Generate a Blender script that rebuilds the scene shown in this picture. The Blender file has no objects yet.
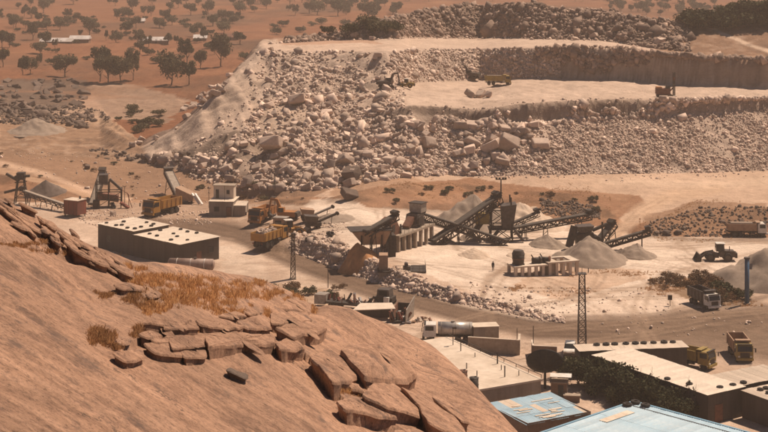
import bpy, bmesh, math, random
import numpy as np
from mathutils import Vector, Matrix, Euler, noise as mnoise

random.seed(7); np.random.seed(7)
R = math.radians
scene = bpy.context.scene
C = scene.collection

# ------------------------------------------------------------------ camera
F, HC, Y0 = 1600.0, 65.0, -80.0          # focal length in photo pixels, eye height, horizon row
cam_d = bpy.data.cameras.new('camera'); cam = bpy.data.objects.new('camera', cam_d); C.objects.link(cam)
cam_d.sensor_fit = 'HORIZONTAL'; cam_d.sensor_width = 36.0
cam_d.lens = 36.0 * F / 768.0
cam_d.shift_y = -(216.0 - Y0) / 768.0
cam_d.clip_start = 1.0; cam_d.clip_end = 20000.0
cam.location = (0, 0, HC); cam.rotation_euler = (R(90), 0, 0)
scene.camera = cam

# ------------------------------------------------------------------ sky and sun
SUN = Vector((0.48, 0.36, 1.0)).normalized()
el = math.asin(SUN.z); az = math.atan2(SUN.x, SUN.y)
w = bpy.data.worlds.new('World'); scene.world = w; w.use_nodes = True
nt = w.node_tree; nt.nodes.clear()
sky = nt.nodes.new('ShaderNodeTexSky'); sky.sky_type = 'NISHITA'; sky.sun_disc = False
sky.sun_elevation = el; sky.sun_rotation = az
sky.dust_density = 1.2; sky.air_density = 0.6; sky.ozone_density = 0.3; sky.altitude = 600
bg = nt.nodes.new('ShaderNodeBackground'); bg.inputs['Strength'].default_value = 0.05
wo = nt.nodes.new('ShaderNodeOutputWorld')
nt.links.new(sky.outputs[0], bg.inputs[0]); nt.links.new(bg.outputs[0], wo.inputs[0])
sd = bpy.data.lights.new('sun', 'SUN'); sd.energy = 5.0; sd.angle = R(0.55); sd.color = (1.0, 0.83, 0.67)
so = bpy.data.objects.new('sun', sd); C.objects.link(so)
so.rotation_euler = SUN.to_track_quat('Z', 'Y').to_euler(); so.location = (0, 0, 300)

scene.render.engine = 'CYCLES'
scene.view_settings.view_transform = 'Standard'; scene.view_settings.look = 'None'
scene.view_settings.exposure = 0.30; scene.view_settings.gamma = 1.0
scene.cycles.use_denoising = True
scene.cycles.max_bounces = 5; scene.cycles.diffuse_bounces = 3; scene.cycles.glossy_bounces = 2
scene.cycles.transmission_bounces = 3; scene.cycles.volume_bounces = 1; scene.cycles.transparent_max_bounces = 6

# ------------------------------------------------------------------ materials
def _n(nt, t, **kw):
    n = nt.nodes.new(t)
    for k, v in kw.items(): setattr(n, k, v)
    return n
def mixcol(nt, fac, a, b, mode='MIX'):
    m = _n(nt, 'ShaderNodeMix', data_type='RGBA', blend_type=mode)
    for sock, val in ((m.inputs[0], fac), (m.inputs[6], a), (m.inputs[7], b)):
        if isinstance(val, bpy.types.NodeSocket): nt.links.new(val, sock)
        elif isinstance(val, (int, float)): sock.default_value = val
        else: sock.default_value = (*val, 1.0)
    return m.outputs[2]
def ramp(nt, fac, stops):
    r = _n(nt, 'ShaderNodeValToRGB')
    while len(r.color_ramp.elements) < len(stops): r.color_ramp.elements.new(0.5)
    for e, (p, c) in zip(r.color_ramp.elements, stops):
        e.position = p; e.color = (*c, 1.0) if len(c) == 3 else c
    nt.links.new(fac, r.inputs[0]); return r.outputs[0]
def noisetex(nt, vec, scale, detail=4, rough=0.6):
    n = _n(nt, 'ShaderNodeTexNoise'); n.inputs['Scale'].default_value = scale
    n.inputs['Detail'].default_value = detail; n.inputs['Roughness'].default_value = rough
    if vec is not None: nt.links.new(vec, n.inputs['Vector'])
    return n.outputs['Fac']
def mapping(nt, vec, scale=(1, 1, 1), rot=(0, 0, 0)):
    m = _n(nt, 'ShaderNodeMapping'); m.inputs['Scale'].default_value = scale; m.inputs['Rotation'].default_value = rot
    nt.links.new(vec, m.inputs['Vector']); return m.outputs[0]
def bump(nt, h, strength, dist, normal=None):
    b = _n(nt, 'ShaderNodeBump'); b.inputs['Strength'].default_value = strength; b.inputs['Distance'].default_value = dist
    nt.links.new(h, b.inputs['Height'])
    if normal is not None: nt.links.new(normal, b.inputs['Normal'])
    return b.outputs[0]
def newmat(name):
    m = bpy.data.materials.new(name); m.use_nodes = True; nt = m.node_tree; nt.nodes.clear()
    o = _n(nt, 'ShaderNodeOutputMaterial'); p = _n(nt, 'ShaderNodeBsdfPrincipled'); nt.links.new(p.outputs[0], o.inputs[0])
    p.inputs['Specular IOR Level'].default_value = 0.25
    return m, nt, p
M = {}
def mat(name, c, c2=None, rough=0.8, ns=1.5, metal=0.0, bmp=0.0, rand=0.0, streak=False, lo=0.35, hi=0.65):
    """worn surface: two colours broken up by noise, optional rust/rain streaks and per-object variation"""
    m, nt, p = newmat(name)
    tc = _n(nt, 'ShaderNodeTexCoord'); vec = tc.outputs['Object']
    c2 = c2 or tuple(x * 0.7 for x in c)
    v = mapping(nt, vec, (1, 1, 0.15)) if streak else vec
    f = noisetex(nt, v, ns, 5, 0.65)
    col = ramp(nt, f, [(lo, c), (hi, c2)])
    f2 = noisetex(nt, vec, ns * 6, 3)
    col = mixcol(nt, 0.35, col, ramp(nt, f2, [(0.3, (0.75, 0.75, 0.75)), (0.7, (1.15, 1.15, 1.15))]), 'MULTIPLY')
    if rand:
        oi = _n(nt, 'ShaderNodeObjectInfo')
        col = mixcol(nt, 1.0, col, ramp(nt, oi.outputs['Random'], [(0, (1 - rand,) * 3), (1, (1 + rand,) * 3)]), 'MULTIPLY')
    nt.links.new(col, p.inputs['Base Color'])
    p.inputs['Roughness'].default_value = rough; p.inputs['Metallic'].default_value = metal
    if bmp: nt.links.new(bump(nt, f2, bmp, 0.05), p.inputs['Normal'])
    M[name] = m; return m
mat('yellow_paint', (0.42, 0.20, 0.035), (0.30, 0.15, 0.05), 0.5, 1.2)
mat('ochre_paint', (0.36, 0.24, 0.05), (0.22, 0.15, 0.06), 0.5, 1.2)
mat('orange_paint', (0.40, 0.16, 0.04), (0.26, 0.12, 0.05), 0.55, 1.2)
mat('dusty_tan', (0.38, 0.24, 0.15), (0.28, 0.17, 0.11), 0.75, 1.5)
mat('white_paint', (0.72, 0.68, 0.62), (0.55, 0.47, 0.38), 0.45, 1.2)
mat('dark_steel', (0.026, 0.021, 0.018), (0.065, 0.046, 0.033), 0.7, 1.8)
mat('mid_steel', (0.10, 0.076, 0.06), (0.05, 0.037, 0.03), 0.6, 1.5)
mat('pale_steel', (0.34, 0.29, 0.24), (0.22, 0.17, 0.13), 0.5, 1.5)
mat('rust', (0.20, 0.085, 0.05), (0.12, 0.06, 0.04), 0.85, 2.5)
mat('rust_red', (0.23, 0.06, 0.035), (0.13, 0.05, 0.035), 0.8, 1.5, streak=True)
mat('belt_rubber', (0.06, 0.05, 0.043), (0.11, 0.085, 0.065), 0.9, 1.0)
mat('dusty_belt', (0.36, 0.29, 0.23), (0.26, 0.20, 0.15), 0.9, 1.0)
mat('tyre_rubber', (0.022, 0.020, 0.019), (0.05, 0.04, 0.033), 0.9, 2.0)
mat('dark_glass', (0.02, 0.022, 0.024), (0.03, 0.03, 0.03), 0.15, 2.0)
mat('concrete', (0.36, 0.28, 0.21), (0.25, 0.19, 0.14), 0.9, 0.8, bmp=0.3)
mat('pale_concrete', (0.62, 0.50, 0.39), (0.46, 0.36, 0.27), 0.9, 0.25, bmp=0.2)
mat('dark_block', (0.10, 0.075, 0.057), (0.065, 0.05, 0.04), 0.9, 0.6, bmp=0.3, streak=True)
mat('brown_block', (0.20, 0.13, 0.09), (0.14, 0.09, 0.065), 0.9, 0.6, bmp=0.3)
mat('plaster_grey', (0.31, 0.25, 0.20), (0.21, 0.16, 0.12), 0.9, 0.5, streak=True)
mat('pale_sheet', (0.60, 0.48, 0.37), (0.46, 0.36, 0.27), 0.55, 0.35, rand=0.07, lo=0.4, hi=0.75)
mat('cream_sheet', (0.64, 0.51, 0.39), (0.50, 0.39, 0.29), 0.5, 0.3, rand=0.06, lo=0.4, hi=0.75)
mat('blue_sheet', (0.29, 0.43, 0.51), (0.45, 0.51, 0.53), 0.45, 0.35, rand=0.10, lo=0.35, hi=0.7)
mat('blue_trim', (0.16, 0.31, 0.42), (0.24, 0.36, 0.42), 0.45, 0.6)
mat('blue_paint', (0.03, 0.085, 0.16), (0.06, 0.10, 0.14), 0.5, 1.0)
mat('cream_patch', (0.66, 0.57, 0.46), (0.50, 0.38, 0.27), 0.7, 0.6)
mat('silver_tank', (0.55, 0.50, 0.44), (0.36, 0.30, 0.25), 0.35, 0.8, metal=0.3)
mat('tank_rust', (0.33, 0.23, 0.18), (0.20, 0.12, 0.09), 0.6, 0.6, streak=False)
mat('black_mesh', (0.018, 0.016, 0.015), (0.03, 0.026, 0.022), 0.7, 2.0)
mat('wood_pole', (0.10, 0.075, 0.055), (0.06, 0.045, 0.035), 0.9, 2.0)
mat('bark', (0.12, 0.085, 0.06), (0.07, 0.05, 0.038), 0.95, 2.0)
mat('gravel_grey', (0.30, 0.225, 0.170), (0.23, 0.17, 0.125), 0.95, 0.9, bmp=0.6)
mat('gravel_dark', (0.17, 0.125, 0.10), (0.12, 0.09, 0.07), 0.95, 1.2, bmp=0.6)
mat('gravel_pale', (0.56, 0.42, 0.31), (0.45, 0.33, 0.24), 0.95, 0.7, bmp=0.5)
mat('orange_soil', (0.50, 0.24, 0.10), (0.34, 0.16, 0.07), 0.95, 0.8, bmp=0.6)
mat('skin', (0.10, 0.055, 0.035), None, 0.6)
mat('dark_cloth', (0.02, 0.02, 0.022), None, 0.9)
mat('twig', (0.14, 0.08, 0.05), None, 0.95)
mat('house_wall', (0.24, 0.14, 0.09), None, 0.9, 0.5)
mat('tin_roof', (0.62, 0.55, 0.50), (0.42, 0.36, 0.31), 0.4, 0.3)

def leafmat(name, c1, c2, trans=0.15):
    m, nt, p = newmat(name)
    g = _n(nt, 'ShaderNodeNewGeometry')
    oi = _n(nt, 'ShaderNodeObjectInfo')
    col = ramp(nt, g.outputs['Random Per Island'], [(0, c1), (1, c2)])
    col = mixcol(nt, 1.0, col, ramp(nt, oi.outputs['Random'], [(0, (0.75, 0.75, 0.72)), (1, (1.25, 1.2, 1.2))]), 'MULTIPLY')
    nt.links.new(col, p.inputs['Base Color']); p.inputs['Roughness'].default_value = 0.8
    p.inputs['Specular IOR Level'].default_value = 0.1
    tr = _n(nt, 'ShaderNodeBsdfTranslucent'); nt.links.new(col, tr.inputs[0])
    mx = _n(nt, 'ShaderNodeMixShader'); mx.inputs[0].default_value = trans
    nt.links.new(p.outputs[0], mx.inputs[1]); nt.links.new(tr.outputs[0], mx.inputs[2])
    out = [n for n in nt.nodes if n.type == 'OUTPUT_MATERIAL'][0]; nt.links.new(mx.outputs[0], out.inputs[0])
    M[name] = m
leafmat('leaf_plain', (0.07, 0.066, 0.038), (0.17, 0.14, 0.08), 0.25)
leafmat('leaf_dark', (0.032, 0.034, 0.015), (0.085, 0.078, 0.036))
leafmat('leaf_brown', (0.10, 0.055, 0.03), (0.17, 0.095, 0.045))
leafmat('grass_dry', (0.46, 0.235, 0.10), (0.78, 0.45, 0.21), 0.5)
leafmat('grass_straw', (0.36, 0.22, 0.12), (0.58, 0.38, 0.21), 0.4)
leafmat('grass_dark', (0.22, 0.125, 0.06), (0.50, 0.28, 0.13), 0.4)

def rockmat(name, c1, c2, ns=0.35, rand=0.25, bs=1.0):
    m, nt, p = newmat(name)
    tc = _n(nt, 'ShaderNodeTexCoord'); g = _n(nt, 'ShaderNodeNewGeometry')
    vec = g.outputs['Position']
    col = ramp(nt, noisetex(nt, vec, ns, 6, 0.7), [(0.3, c1), (0.7, c2)])
    isl = g.outputs['Random Per Island']
    col = mixcol(nt, 1.0, col, ramp(nt, isl, [(0, (1 - rand,) * 3), (0.75, (1.05,) * 3), (1, (1 + rand * 1.5,) * 3)]), 'MULTIPLY')
    f2 = noisetex(nt, vec, ns * 9, 5, 0.7)
    col = mixcol(nt, 0.5, col, ramp(nt, f2, [(0.3, (0.65,) * 3), (0.65, (1.2,) * 3)]), 'MULTIPLY')
    nt.links.new(col, p.inputs['Base Color']); p.inputs['Roughness'].default_value = 0.92
    nt.links.new(bump(nt, f2, 0.6 * bs, 0.3), p.inputs['Normal'])
    M[name] = m
rockmat('rubble_rock', (0.60, 0.445, 0.345), (0.42, 0.305, 0.235), 0.15, 0.35, .4)
rockmat('dark_rock', (0.17, 0.115, 0.085), (0.09, 0.065, 0.05), 0.2, 0.35)
rockmat('spoil_rock', (0.34, 0.23, 0.17), (0.22, 0.15, 0.112), 0.15, 0.4)

def granite(name, streaks=True):
    m, nt, p = newmat(name)
    g = _n(nt, 'ShaderNodeNewGeometry'); vec = g.outputs['Position']
    # dip of the dome runs towards +X, -Z: streaks stretched along it
    sv = mapping(nt, vec, (0.11, 1.0, 0.11), (0, 0, R(-8)))
    warp = noisetex(nt, vec, 0.5, 4, 0.6)
    vm = _n(nt, 'ShaderNodeVectorMath', operation='ADD'); nt.links.new(sv, vm.inputs[0])
    wm = _n(nt, 'ShaderNodeVectorMath', operation='SCALE'); nt.links.new(warp, wm.inputs[0]); wm.inputs['Scale'].default_value = 0.7; nt.links.new(wm.outputs[0], vm.inputs[1])
    sv = vm.outputs[0]
    big = noisetex(nt, vec, 0.16, 5, 0.6)
    st = noisetex(nt, sv, 2.0, 8, 0.74)
    st2 = noisetex(nt, sv, 9.0, 6, 0.7)
    col = ramp(nt, st, [(0.36, (0.34, 0.195, 0.122)), (0.50, (0.42, 0.246, 0.156)), (0.63, (0.49, 0.292, 0.190))])
    col = mixcol(nt, 0.30, col, ramp(nt, st2, [(0.35, (0.62, 0.60, 0.59)), (0.65, (1.25, 1.22, 1.2))]), 'MULTIPLY')
    col = mixcol(nt, 0.7, col, ramp(nt, big, [(0.35, (0.70, 0.69, 0.68)), (0.62, (1.15, 1.12, 1.1))]), 'MULTIPLY')
    sp = noisetex(nt, vec, 6, 9, 0.85)
    col = mixcol(nt, 0.8, col, ramp(nt, sp, [(0.41, (0.42, 0.40, 0.39)), (0.47, (1.0, 1.0, 1.0)), (0.62, (1.25, 1.23, 1.2))]), 'MULTIPLY')
    md = noisetex(nt, mapping(nt, vec, (0.6, 1.0, 0.6)), 1.0, 9, 0.8)
    col = mixcol(nt, 0.75, col, ramp(nt, md, [(0.40, (0.55, 0.53, 0.53)), (0.53, (1.08, 1.08, 1.08))]), 'MULTIPLY')
    # dark weathered patches and lichen
    pt = noisetex(nt, vec, 0.55, 8, 0.76)
    col = mixcol(nt, ramp(nt, pt, [(0.54, (0, 0, 0)), (0.66, (0.75,) * 3)]), col, (0.12, 0.08, 0.062))
    vo = _n(nt, 'ShaderNodeTexVoronoi', feature='DISTANCE_TO_EDGE'); vo.inputs['Scale'].default_value = 0.16
    wv = _n(nt, 'ShaderNodeVectorMath', operation='ADD'); nt.links.new(mapping(nt, vec, (0.5, 1.4, 0.5)), wv.inputs[0])
    ws = _n(nt, 'ShaderNodeVectorMath', operation='SCALE'); nt.links.new(warp, ws.inputs[0]); ws.inputs['Scale'].default_value = 5.0; nt.links.new(ws.outputs[0], wv.inputs[1]); nt.links.new(wv.outputs[0], vo.inputs['Vector'])
    crk = ramp(nt, vo.outputs['Distance'], [(0.0, (1, 1, 1)), (0.012, (0, 0, 0))])
    crm = _n(nt, 'ShaderNodeMath', operation='MULTIPLY'); nt.links.new(crk, crm.inputs[0]); nt.links.new(ramp(nt, big, [(0.5, (0, 0, 0)), (0.58, (.8,) * 3)]), crm.inputs[1])
    col = mixcol(nt, crm.outputs[0], col, (0.09, 0.06, 0.045))
    nt.links.new(col, p.inputs['Base Color']); p.inputs['Roughness'].default_value = 0.85
    n1 = bump(nt, md, 0.4, 0.15); n2 = bump(nt, sp, 1.0, 0.09, n1); n3 = bump(nt, st2, 0.15, 0.06, n2)
    nt.links.new(n3, p.inputs['Normal'])
    M[name] = m
granite('granite')

def groundmat():
    m, nt, p = newmat('ground')
    g = _n(nt, 'ShaderNodeNewGeometry'); vec = g.outputs['Position']
    at = _n(nt, 'ShaderNodeVertexColor'); at.layer_name = 'Col'
    n1 = noisetex(nt, vec, 0.06, 6, 0.65); n2 = noisetex(nt, vec, 0.5, 6, 0.7); n3 = noisetex(nt, vec, 2.5, 4, 0.7)
    col = mixcol(nt, 0.6, at.outputs['Color'], ramp(nt, n1, [(0.3, (0.72, 0.70, 0.68)), (0.7, (1.2, 1.2, 1.2))]), 'MULTIPLY')
    col = mixcol(nt, 0.6, col, ramp(nt, n2, [(0.3, (0.72,) * 3), (0.68, (1.2,) * 3)]), 'MULTIPLY')
    col = mixcol(nt, 0.35, col, ramp(nt, n3, [(0.3, (0.65,) * 3), (0.68, (1.25,) * 3)]), 'MULTIPLY')
    nt.links.new(col, p.inputs['Base Color']); p.inputs['Roughness'].default_value = 0.95
    p.inputs['Specular IOR Level'].default_value = 0.1
    b1 = bump(nt, n2, 0.6, 0.7); b2 = bump(nt, n3, 0.5, 0.15, b1)
    nt.links.new(b2, p.inputs['Normal'])
    M['ground'] = m
groundmat()

# ------------------------------------------------------------------ mesh helpers
class MB:
    def __init__(s): s.v = []; s.f = []
    def add(s, vs, fs):
        o = len(s.v); s.v += [tuple(v) for v in vs]; s.f += [tuple(i + o for i in f) for f in fs]
    def hexa(s, p):      # 8 points: bottom 0-3 (ccw), top 4-7
        s.add(p, [(3, 2, 1, 0), (4, 5, 6, 7), (0, 1, 5, 4), (1, 2, 6, 5), (2, 3, 7, 6), (3, 0, 4, 7)])
    def box(s, x0, x1, y0, y1, z0, z1):
        s.hexa([(x0, y0, z0), (x1, y0, z0), (x1, y1, z0), (x0, y1, z0), (x0, y0, z1), (x1, y0, z1), (x1, y1, z1), (x0, y1, z1)])
        return s
    def bar(s, p, q, w, h=None):
        p, q = Vector(p), Vector(q); h = h or w; d = (q - p).normalized()
        up = Vector((0, 0, 1)) if abs(d.z) < 0.95 else Vector((0, 1, 0))
        a = d.cross(up).normalized() * w / 2; b = a.cross(d).normalized() * h / 2
        s.hexa([p - a - b, p + a - b, q + a - b, q - a - b, p - a + b, p + a + b, q + a + b, q - a + b]); return s
    def cyl(s, p, q, r, r2=None, n=12, cap=True):
        p, q = Vector(p), Vector(q); r2 = r if r2 is None else r2; d = (q - p).normalized()
        up = Vector((0, 0, 1)) if abs(d.z) < 0.95 else Vector((1, 0, 0))
        a = d.cross(up).normalized(); b = d.cross(a)
        vs = []
        for k in range(n):
            t = 2 * math.pi * k / n; e = a * math.cos(t) + b * math.sin(t); vs += [p + e * r, q + e * r2]
        fs = [(2 * k, (2 * k + 2) % (2 * n), (2 * k + 3) % (2 * n), 2 * k + 1) for k in range(n)]
        if cap: fs += [tuple(range(0, 2 * n, 2)), tuple(range(2 * n - 1, 0, -2))]
        s.add(vs, fs); return s
    def prism(s, prof, y0, y1):   # profile in x,z extruded along y
        n = len(prof); vs = [(x, y0, z) for x, z in prof] + [(x, y1, z) for x, z in prof]
        s.add(vs, [tuple(range(n - 1, -1, -1)), tuple(range(n, 2 * n))] + [(i, (i + 1) % n, (i + 1) % n + n, i + n) for i in range(n)]); return s
    def mesh(s, name, m=None, smooth=False):
        me = bpy.data.meshes.new(name); me.from_pydata(s.v, [], s.f)
        bm = bmesh.new(); bm.from_mesh(me); bmesh.ops.recalc_face_normals(bm, faces=bm.faces); bm.to_mesh(me); bm.free()
        if m: me.materials.append(M[m])
        if smooth: me.polygons.foreach_set('use_smooth', [True] * len(me.polygons))
        return me
    def build(s, name, m, parent=None, smooth=False):
        return link(name, s.mesh(name, m, smooth), parent)
def link(name, me, parent=None, loc=None):
    o = bpy.data.objects.new(name, me); C.objects.link(o)
    if parent: o.parent = parent
    if loc is not None: o.location = loc
    return o
def tag(o, label=None, cat=None, group=None, kind=None):
    if label: o['label'] = label
    if cat: o['category'] = cat
    if group: o['group'] = group
    if kind: o['kind'] = kind
    return o
def thing(name, label, cat, loc=(0, 0, 0), rz=0.0, group=None, scale=1.0):
    o = bpy.data.objects.new(name, None); C.objects.link(o); o.location = loc; o.rotation_euler = (0, 0, rz)
    o.scale = (scale,) * 3; o.empty_display_size = 0.5
    return tag(o, label, cat, group)
def npmesh(name, V, Fq, m, smooth=False):
    """fast mesh from numpy arrays, faces all of one size"""
    me = bpy.data.meshes.new(name); k = Fq.shape[1]
    me.vertices.add(len(V)); me.vertices.foreach_set('co', np.ascontiguousarray(V, dtype=np.float32).ravel())
    me.loops.add(Fq.size); me.loops.foreach_set('vertex_index', np.ascontiguousarray(Fq, dtype=np.int32).ravel())
    me.polygons.add(len(Fq)); me.polygons.foreach_set('loop_start', np.arange(0, Fq.size, k, dtype=np.int32))
    me.polygons.foreach_set('loop_total', np.full(len(Fq), k, dtype=np.int32))
    if smooth: me.polygons.foreach_set('use_smooth', np.ones(len(Fq), dtype=bool))
    me.update(calc_edges=True); me.validate()
    if m: me.materials.append(M[m])
    return me

# value noise in numpy
_T = np.random.RandomState(3).rand(512, 512)
def vn(x, y):
    xi = np.floor(x).astype(int); yi = np.floor(y).astype(int); fx = x - xi; fy = y - yi
    fx = fx * fx * (3 - 2 * fx); fy = fy * fy * (3 - 2 * fy)
    a = _T[xi & 511, yi & 511]; b = _T[(xi + 1) & 511, yi & 511]; c = _T[xi & 511, (yi + 1) & 511]; d = _T[(xi + 1) & 511, (yi + 1) & 511]
    return (a * (1 - fx) + b * fx) * (1 - fy) + (c * (1 - fx) + d * fx) * fy
def fbm(x, y, o=4):
    s = 0; a = 1; t = 0
    for k in range(o): s = s + a * (vn(x * 2 ** k + 17.3 * k, y * 2 ** k + 9.1 * k) - 0.5); t += a; a *= 0.5
    return s / t * 2
# ------------------------------------------------------------------ terrain: profile lines lofted across the valley
# each line: (photo column, photo row, slope from the line before); rows and slopes give real distances and heights
LINES = [
 # 0 foot and 1 top of the rubble bank below the plant
 [(-60, 262, 0), (240, 248, 0), (300, 254, 0), (330, 266, 0), (360, 277, 0), (400, 290, 0), (428, 297, 0), (480, 306, 0), (540, 318, 0), (600, 330, 0), (830, 330, 0)],
 [(-60, 258, 0), (240, 246, 0), (300, 240, .6), (330, 247, .75), (360, 256, .75), (400, 273, .75), (428, 284, .7), (480, 298, .5), (540, 313, .3), (600, 327, 0), (830, 325, 0)],
 # 2 foot and 3 top of the earth embankment behind the plant
 [(-60, 200, 0), (60, 203, 0), (90, 206, 0), (130, 203, 0), (250, 204, 0), (330, 206, 0), (370, 208, 0), (450, 214, 0), (520, 217, 0), (600, 227, 0), (640, 236, 0), (830, 238, 0)],
 [(-60, 168, .08), (0, 174, .12), (60, 188, .25), (90, 199, .1), (130, 196, 0), (250, 198, 0), (330, 197, .05), (380, 186, .16), (450, 182, .17), (520, 190, .2), (590, 195, .2), (625, 224, .1), (655, 222, .3), (700, 208, .25), (830, 206, .25)],
 # 4 foot of the blasted rubble
 [(-60, 150, 0), (0, 152, 0), (100, 158, 0), (140, 162, 0), (180, 170, 0), (240, 186, .02), (300, 188, .02), (340, 185, .02), (375, 180, 0), (410, 176, 0), (450, 174, 0), (520, 176, 0), (600, 174, 0), (700, 173, 0), (830, 169, 0)],
 # 5 top of rubble, 6 top of the lower face
 [(-60, 140, 0), (100, 146, 0), (140, 158, .15), (180, 160, .35), (205, 160, .35), (235, 162, .32), (262, 162, .3), (300, 160, .3), (340, 155, .3), (375, 135, .5), (410, 114, 1.0), (450, 118, .8), (480, 122, .75), (520, 124, .7), (560, 122, .7), (600, 119, .7), (700, 113, .7), (768, 108, .7), (830, 106, .7)],
 [(-60, 130, 0), (100, 138, 0), (140, 155, .2), (180, 150, .35), (205, 142, .4), (235, 134, .32), (262, 130, .3), (300, 130, .3), (340, 128, .3), (375, 115, .4), (410, 106, 1.2), (450, 108, 2), (480, 110, 3), (520, 104, 5), (560, 102, 6), (600, 100, 6), (700, 99, 6), (768, 98, 6), (830, 97, 6)],
 # 7 back of the lower bench, 8 top of the upper face
 [(-60, 120, 0), (100, 130, 0), (140, 152, .2), (180, 140, .35), (205, 124, .38), (235, 106, .34), (262, 96, .3), (300, 98, .28), (340, 98, .28), (375, 92, .15), (410, 84, 0), (450, 82, 0), (480, 80, 0), (520, 79, 0), (560, 79, 0), (600, 80, 0), (700, 86, 0), (768, 88, 0), (830, 89, 0)],
 [(-60, 112, 0), (100, 122, 0), (140, 149, .2), (180, 128, .35), (205, 104, .4), (235, 74, .34), (262, 50, .32), (300, 51, .3), (340, 51, .32), (375, 52, .4), (410, 50, .6), (450, 50, .7), (480, 49, .9), (520, 48, 1.8), (560, 48, 6), (600, 48, 7), (700, 58, 7), (768, 60, 7), (830, 61, 7)],
 # 9 back of the upper bench, 10 crest of the spoil ridge
 [(-60, 104, 0), (100, 116, 0), (140, 147, 0), (180, 126, 0), (205, 102, 0), (235, 72, 0), (262, 44, 0), (300, 42, 0), (340, 40, 0), (400, 38, 0), (500, 38, 0), (600, 40, 0), (650, 48, 0), (700, 54, 0), (768, 56, 0), (830, 57, 0)],
 [(-60, 96, 0), (100, 110, 0), (140, 146, 0), (180, 125, 0), (205, 101, 0), (235, 71, 0), (262, 42, .02), (300, 37, .3), (340, 33, .4), (380, 22, .5), (420, 12, .6), (470, 5, .7), (520, 5, .7), (560, 8, .7), (600, 12, .7), (650, 18, .5), (690, 24, .3), (768, 20, .3), (830, 16, .3)],
]
UU = np.arange(-60.0, 831.0, 2.0)
LY = [np.full_like(UU, 90.0)]; LZ = [np.zeros_like(UU)]
for ln in LINES:
    a = np.array(ln, float)
    v = np.interp(UU, a[:, 0], a[:, 1]) - Y0; m = np.interp(UU, a[:, 0], a[:, 2])
    z = (LZ[-1] + m * (HC * F / v - LY[-1])) / (1 + F * m / v)
    if ln is LINES[4]: z = np.interp(UU, [-60, 140, 240, 340, 375, 480, 600, 830], [2.8, 2.2, 2.5, 4.2, 5.4, 5.6, 5.2, 4.4])   # level haul flat
    LY.append(np.maximum((HC - z) * F / v, LY[-1] + 0.4)); LZ.append(z)
_d = np.clip((LZ[-1] - 3) / 20, 0, 1)
LY.append(LY[-1] + 4 + 6 * _d); LZ.append(LZ[-1] - 1.2 * _d)
LY.append(LY[-1] + 15 + 60 * _d); LZ.append(np.minimum(LZ[-1] * 0.15 + 1.0, LZ[-1]))
LY.append(np.full_like(UU, 900.0)); LZ.append(np.full_like(UU, 0.0))
LY.append(np.full_like(UU, 12000.0)); LZ.append(np.full_like(UU, 0.0))
NL = len(LY)
#            floor bank  flat  emb  flat  rub   face  bench rub   bench spoil top  back plain
ROUGH = np.array([.06, .30, .10, .45, .22, .85, .80, .45, .90, .22, .9, 1.0, .6, .6, 0.5])
def terrain(X, Yv, fine=True, info=False):
    X = np.asarray(X, float); Yv = np.asarray(Yv, float)
    u = np.clip(X / Yv * F + 384.0, -60, 830)
    # let the lines wander so nothing reads as drawn with a ruler
    Yw = Yv
    if fine:
        wob = fbm(X / 32.0 + 5, Yv / 60.0, 3) * 4.0 + fbm(X / 4.0 + 5, Yv / 30.0, 3) * .9
        amp = np.clip((Yv - 372) / 15, 0, 1) * np.clip((640 - Yv) / 60, 0, 1) * (1 - .55 * np.clip((u - 540) / 40, 0, 1))
        Yw = Yv + wob * amp
    z = np.zeros_like(X); seg = np.zeros(X.shape, int); fr = np.zeros_like(X)
    yk = np.interp(u, UU, LY[0]); zk = np.interp(u, UU, LZ[0])
    z[:] = zk
    for k in range(NL - 1):
        yn = np.interp(u, UU, LY[k + 1]); zn = np.interp(u, UU, LZ[k + 1])
        t = (Yw - yk) / np.maximum(yn - yk, 1e-3); inn = t >= 0
        z = np.where(inn, zk + (zn - zk) * np.clip(t, 0, 1), z); seg = np.where(inn, k, seg); fr = np.where(inn, np.clip(t, 0, 1), fr)
        yk, zk = yn, zn
    if fine:
        r = ROUGH[np.clip(seg, 0, len(ROUGH) - 1)] * np.clip(np.minimum(fr, 1 - fr) * 5 + 0.25, 0, 1)
        r = r * np.where((seg >= 9) & (u > 690), .25, 1.0)
        z = z + r * (fbm(X / 11, Yv / 11, 5) * 2.0 + fbm(X / 2.4, Yv / 2.4, 3) * 0.9)
        # plain swells gently
        z = z + np.clip((Yv - 620) / 300, 0, 1) * fbm(X / 160, Yv / 160, 3) * 4
        sp_ = (seg >= 5) & (seg <= 8) & (u < 285) & (u > 120)
        z = z + np.where(sp_, (np.abs(fbm(X / 5 + Yv / 22, Yv / 40, 3)) - .3) * 2.4 * np.clip((285 - u) / 40, 0, 1) * np.clip((u - 135) / 30, 0, 1), 0)
        # gullies of the lower and upper faces
        fa = ((seg == 6) | (seg == 8)) & (u > 505)
        z = z + np.where(fa, fbm(X / 1.8, Yv / 40, 3) * .35, 0)
    return (z, seg, fr, u) if info else z
def segpt(u, k, f):
    y = np.interp(u, UU, LY[k]) * (1 - f) + np.interp(u, UU, LY[k + 1]) * f
    return (u - 384) / F * y, y
_ys = np.concatenate([np.arange(150, 620, 1.5), np.arange(620, 1500, 5)])
def G(px, py, dz=0.0):
    """ground point seen at a photo pixel"""
    ys = _ys
    for step in (0, 1):
        zt = terrain((px - 384) / F * ys, ys); zr = HC - (py - Y0) * ys / F
        i = int(np.argmax(zr <= zt)); y = ys[i] if zr[i] <= zt[i] else 1490.0
        ys = np.linspace(y - 5, y + .2, 26)
    x = (px - 384) / F * y
    return Vector((x, y, float(terrain(np.array([x]), np.array([y]))[0]) + dz))
def gz(x, y): return float(terrain(np.array([float(x)]), np.array([float(y)]))[0])
def PY(px, py, y): return Vector(((px - 384) / F * y, y, HC - (py - Y0) * y / F))     # point at a pixel and a distance
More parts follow.
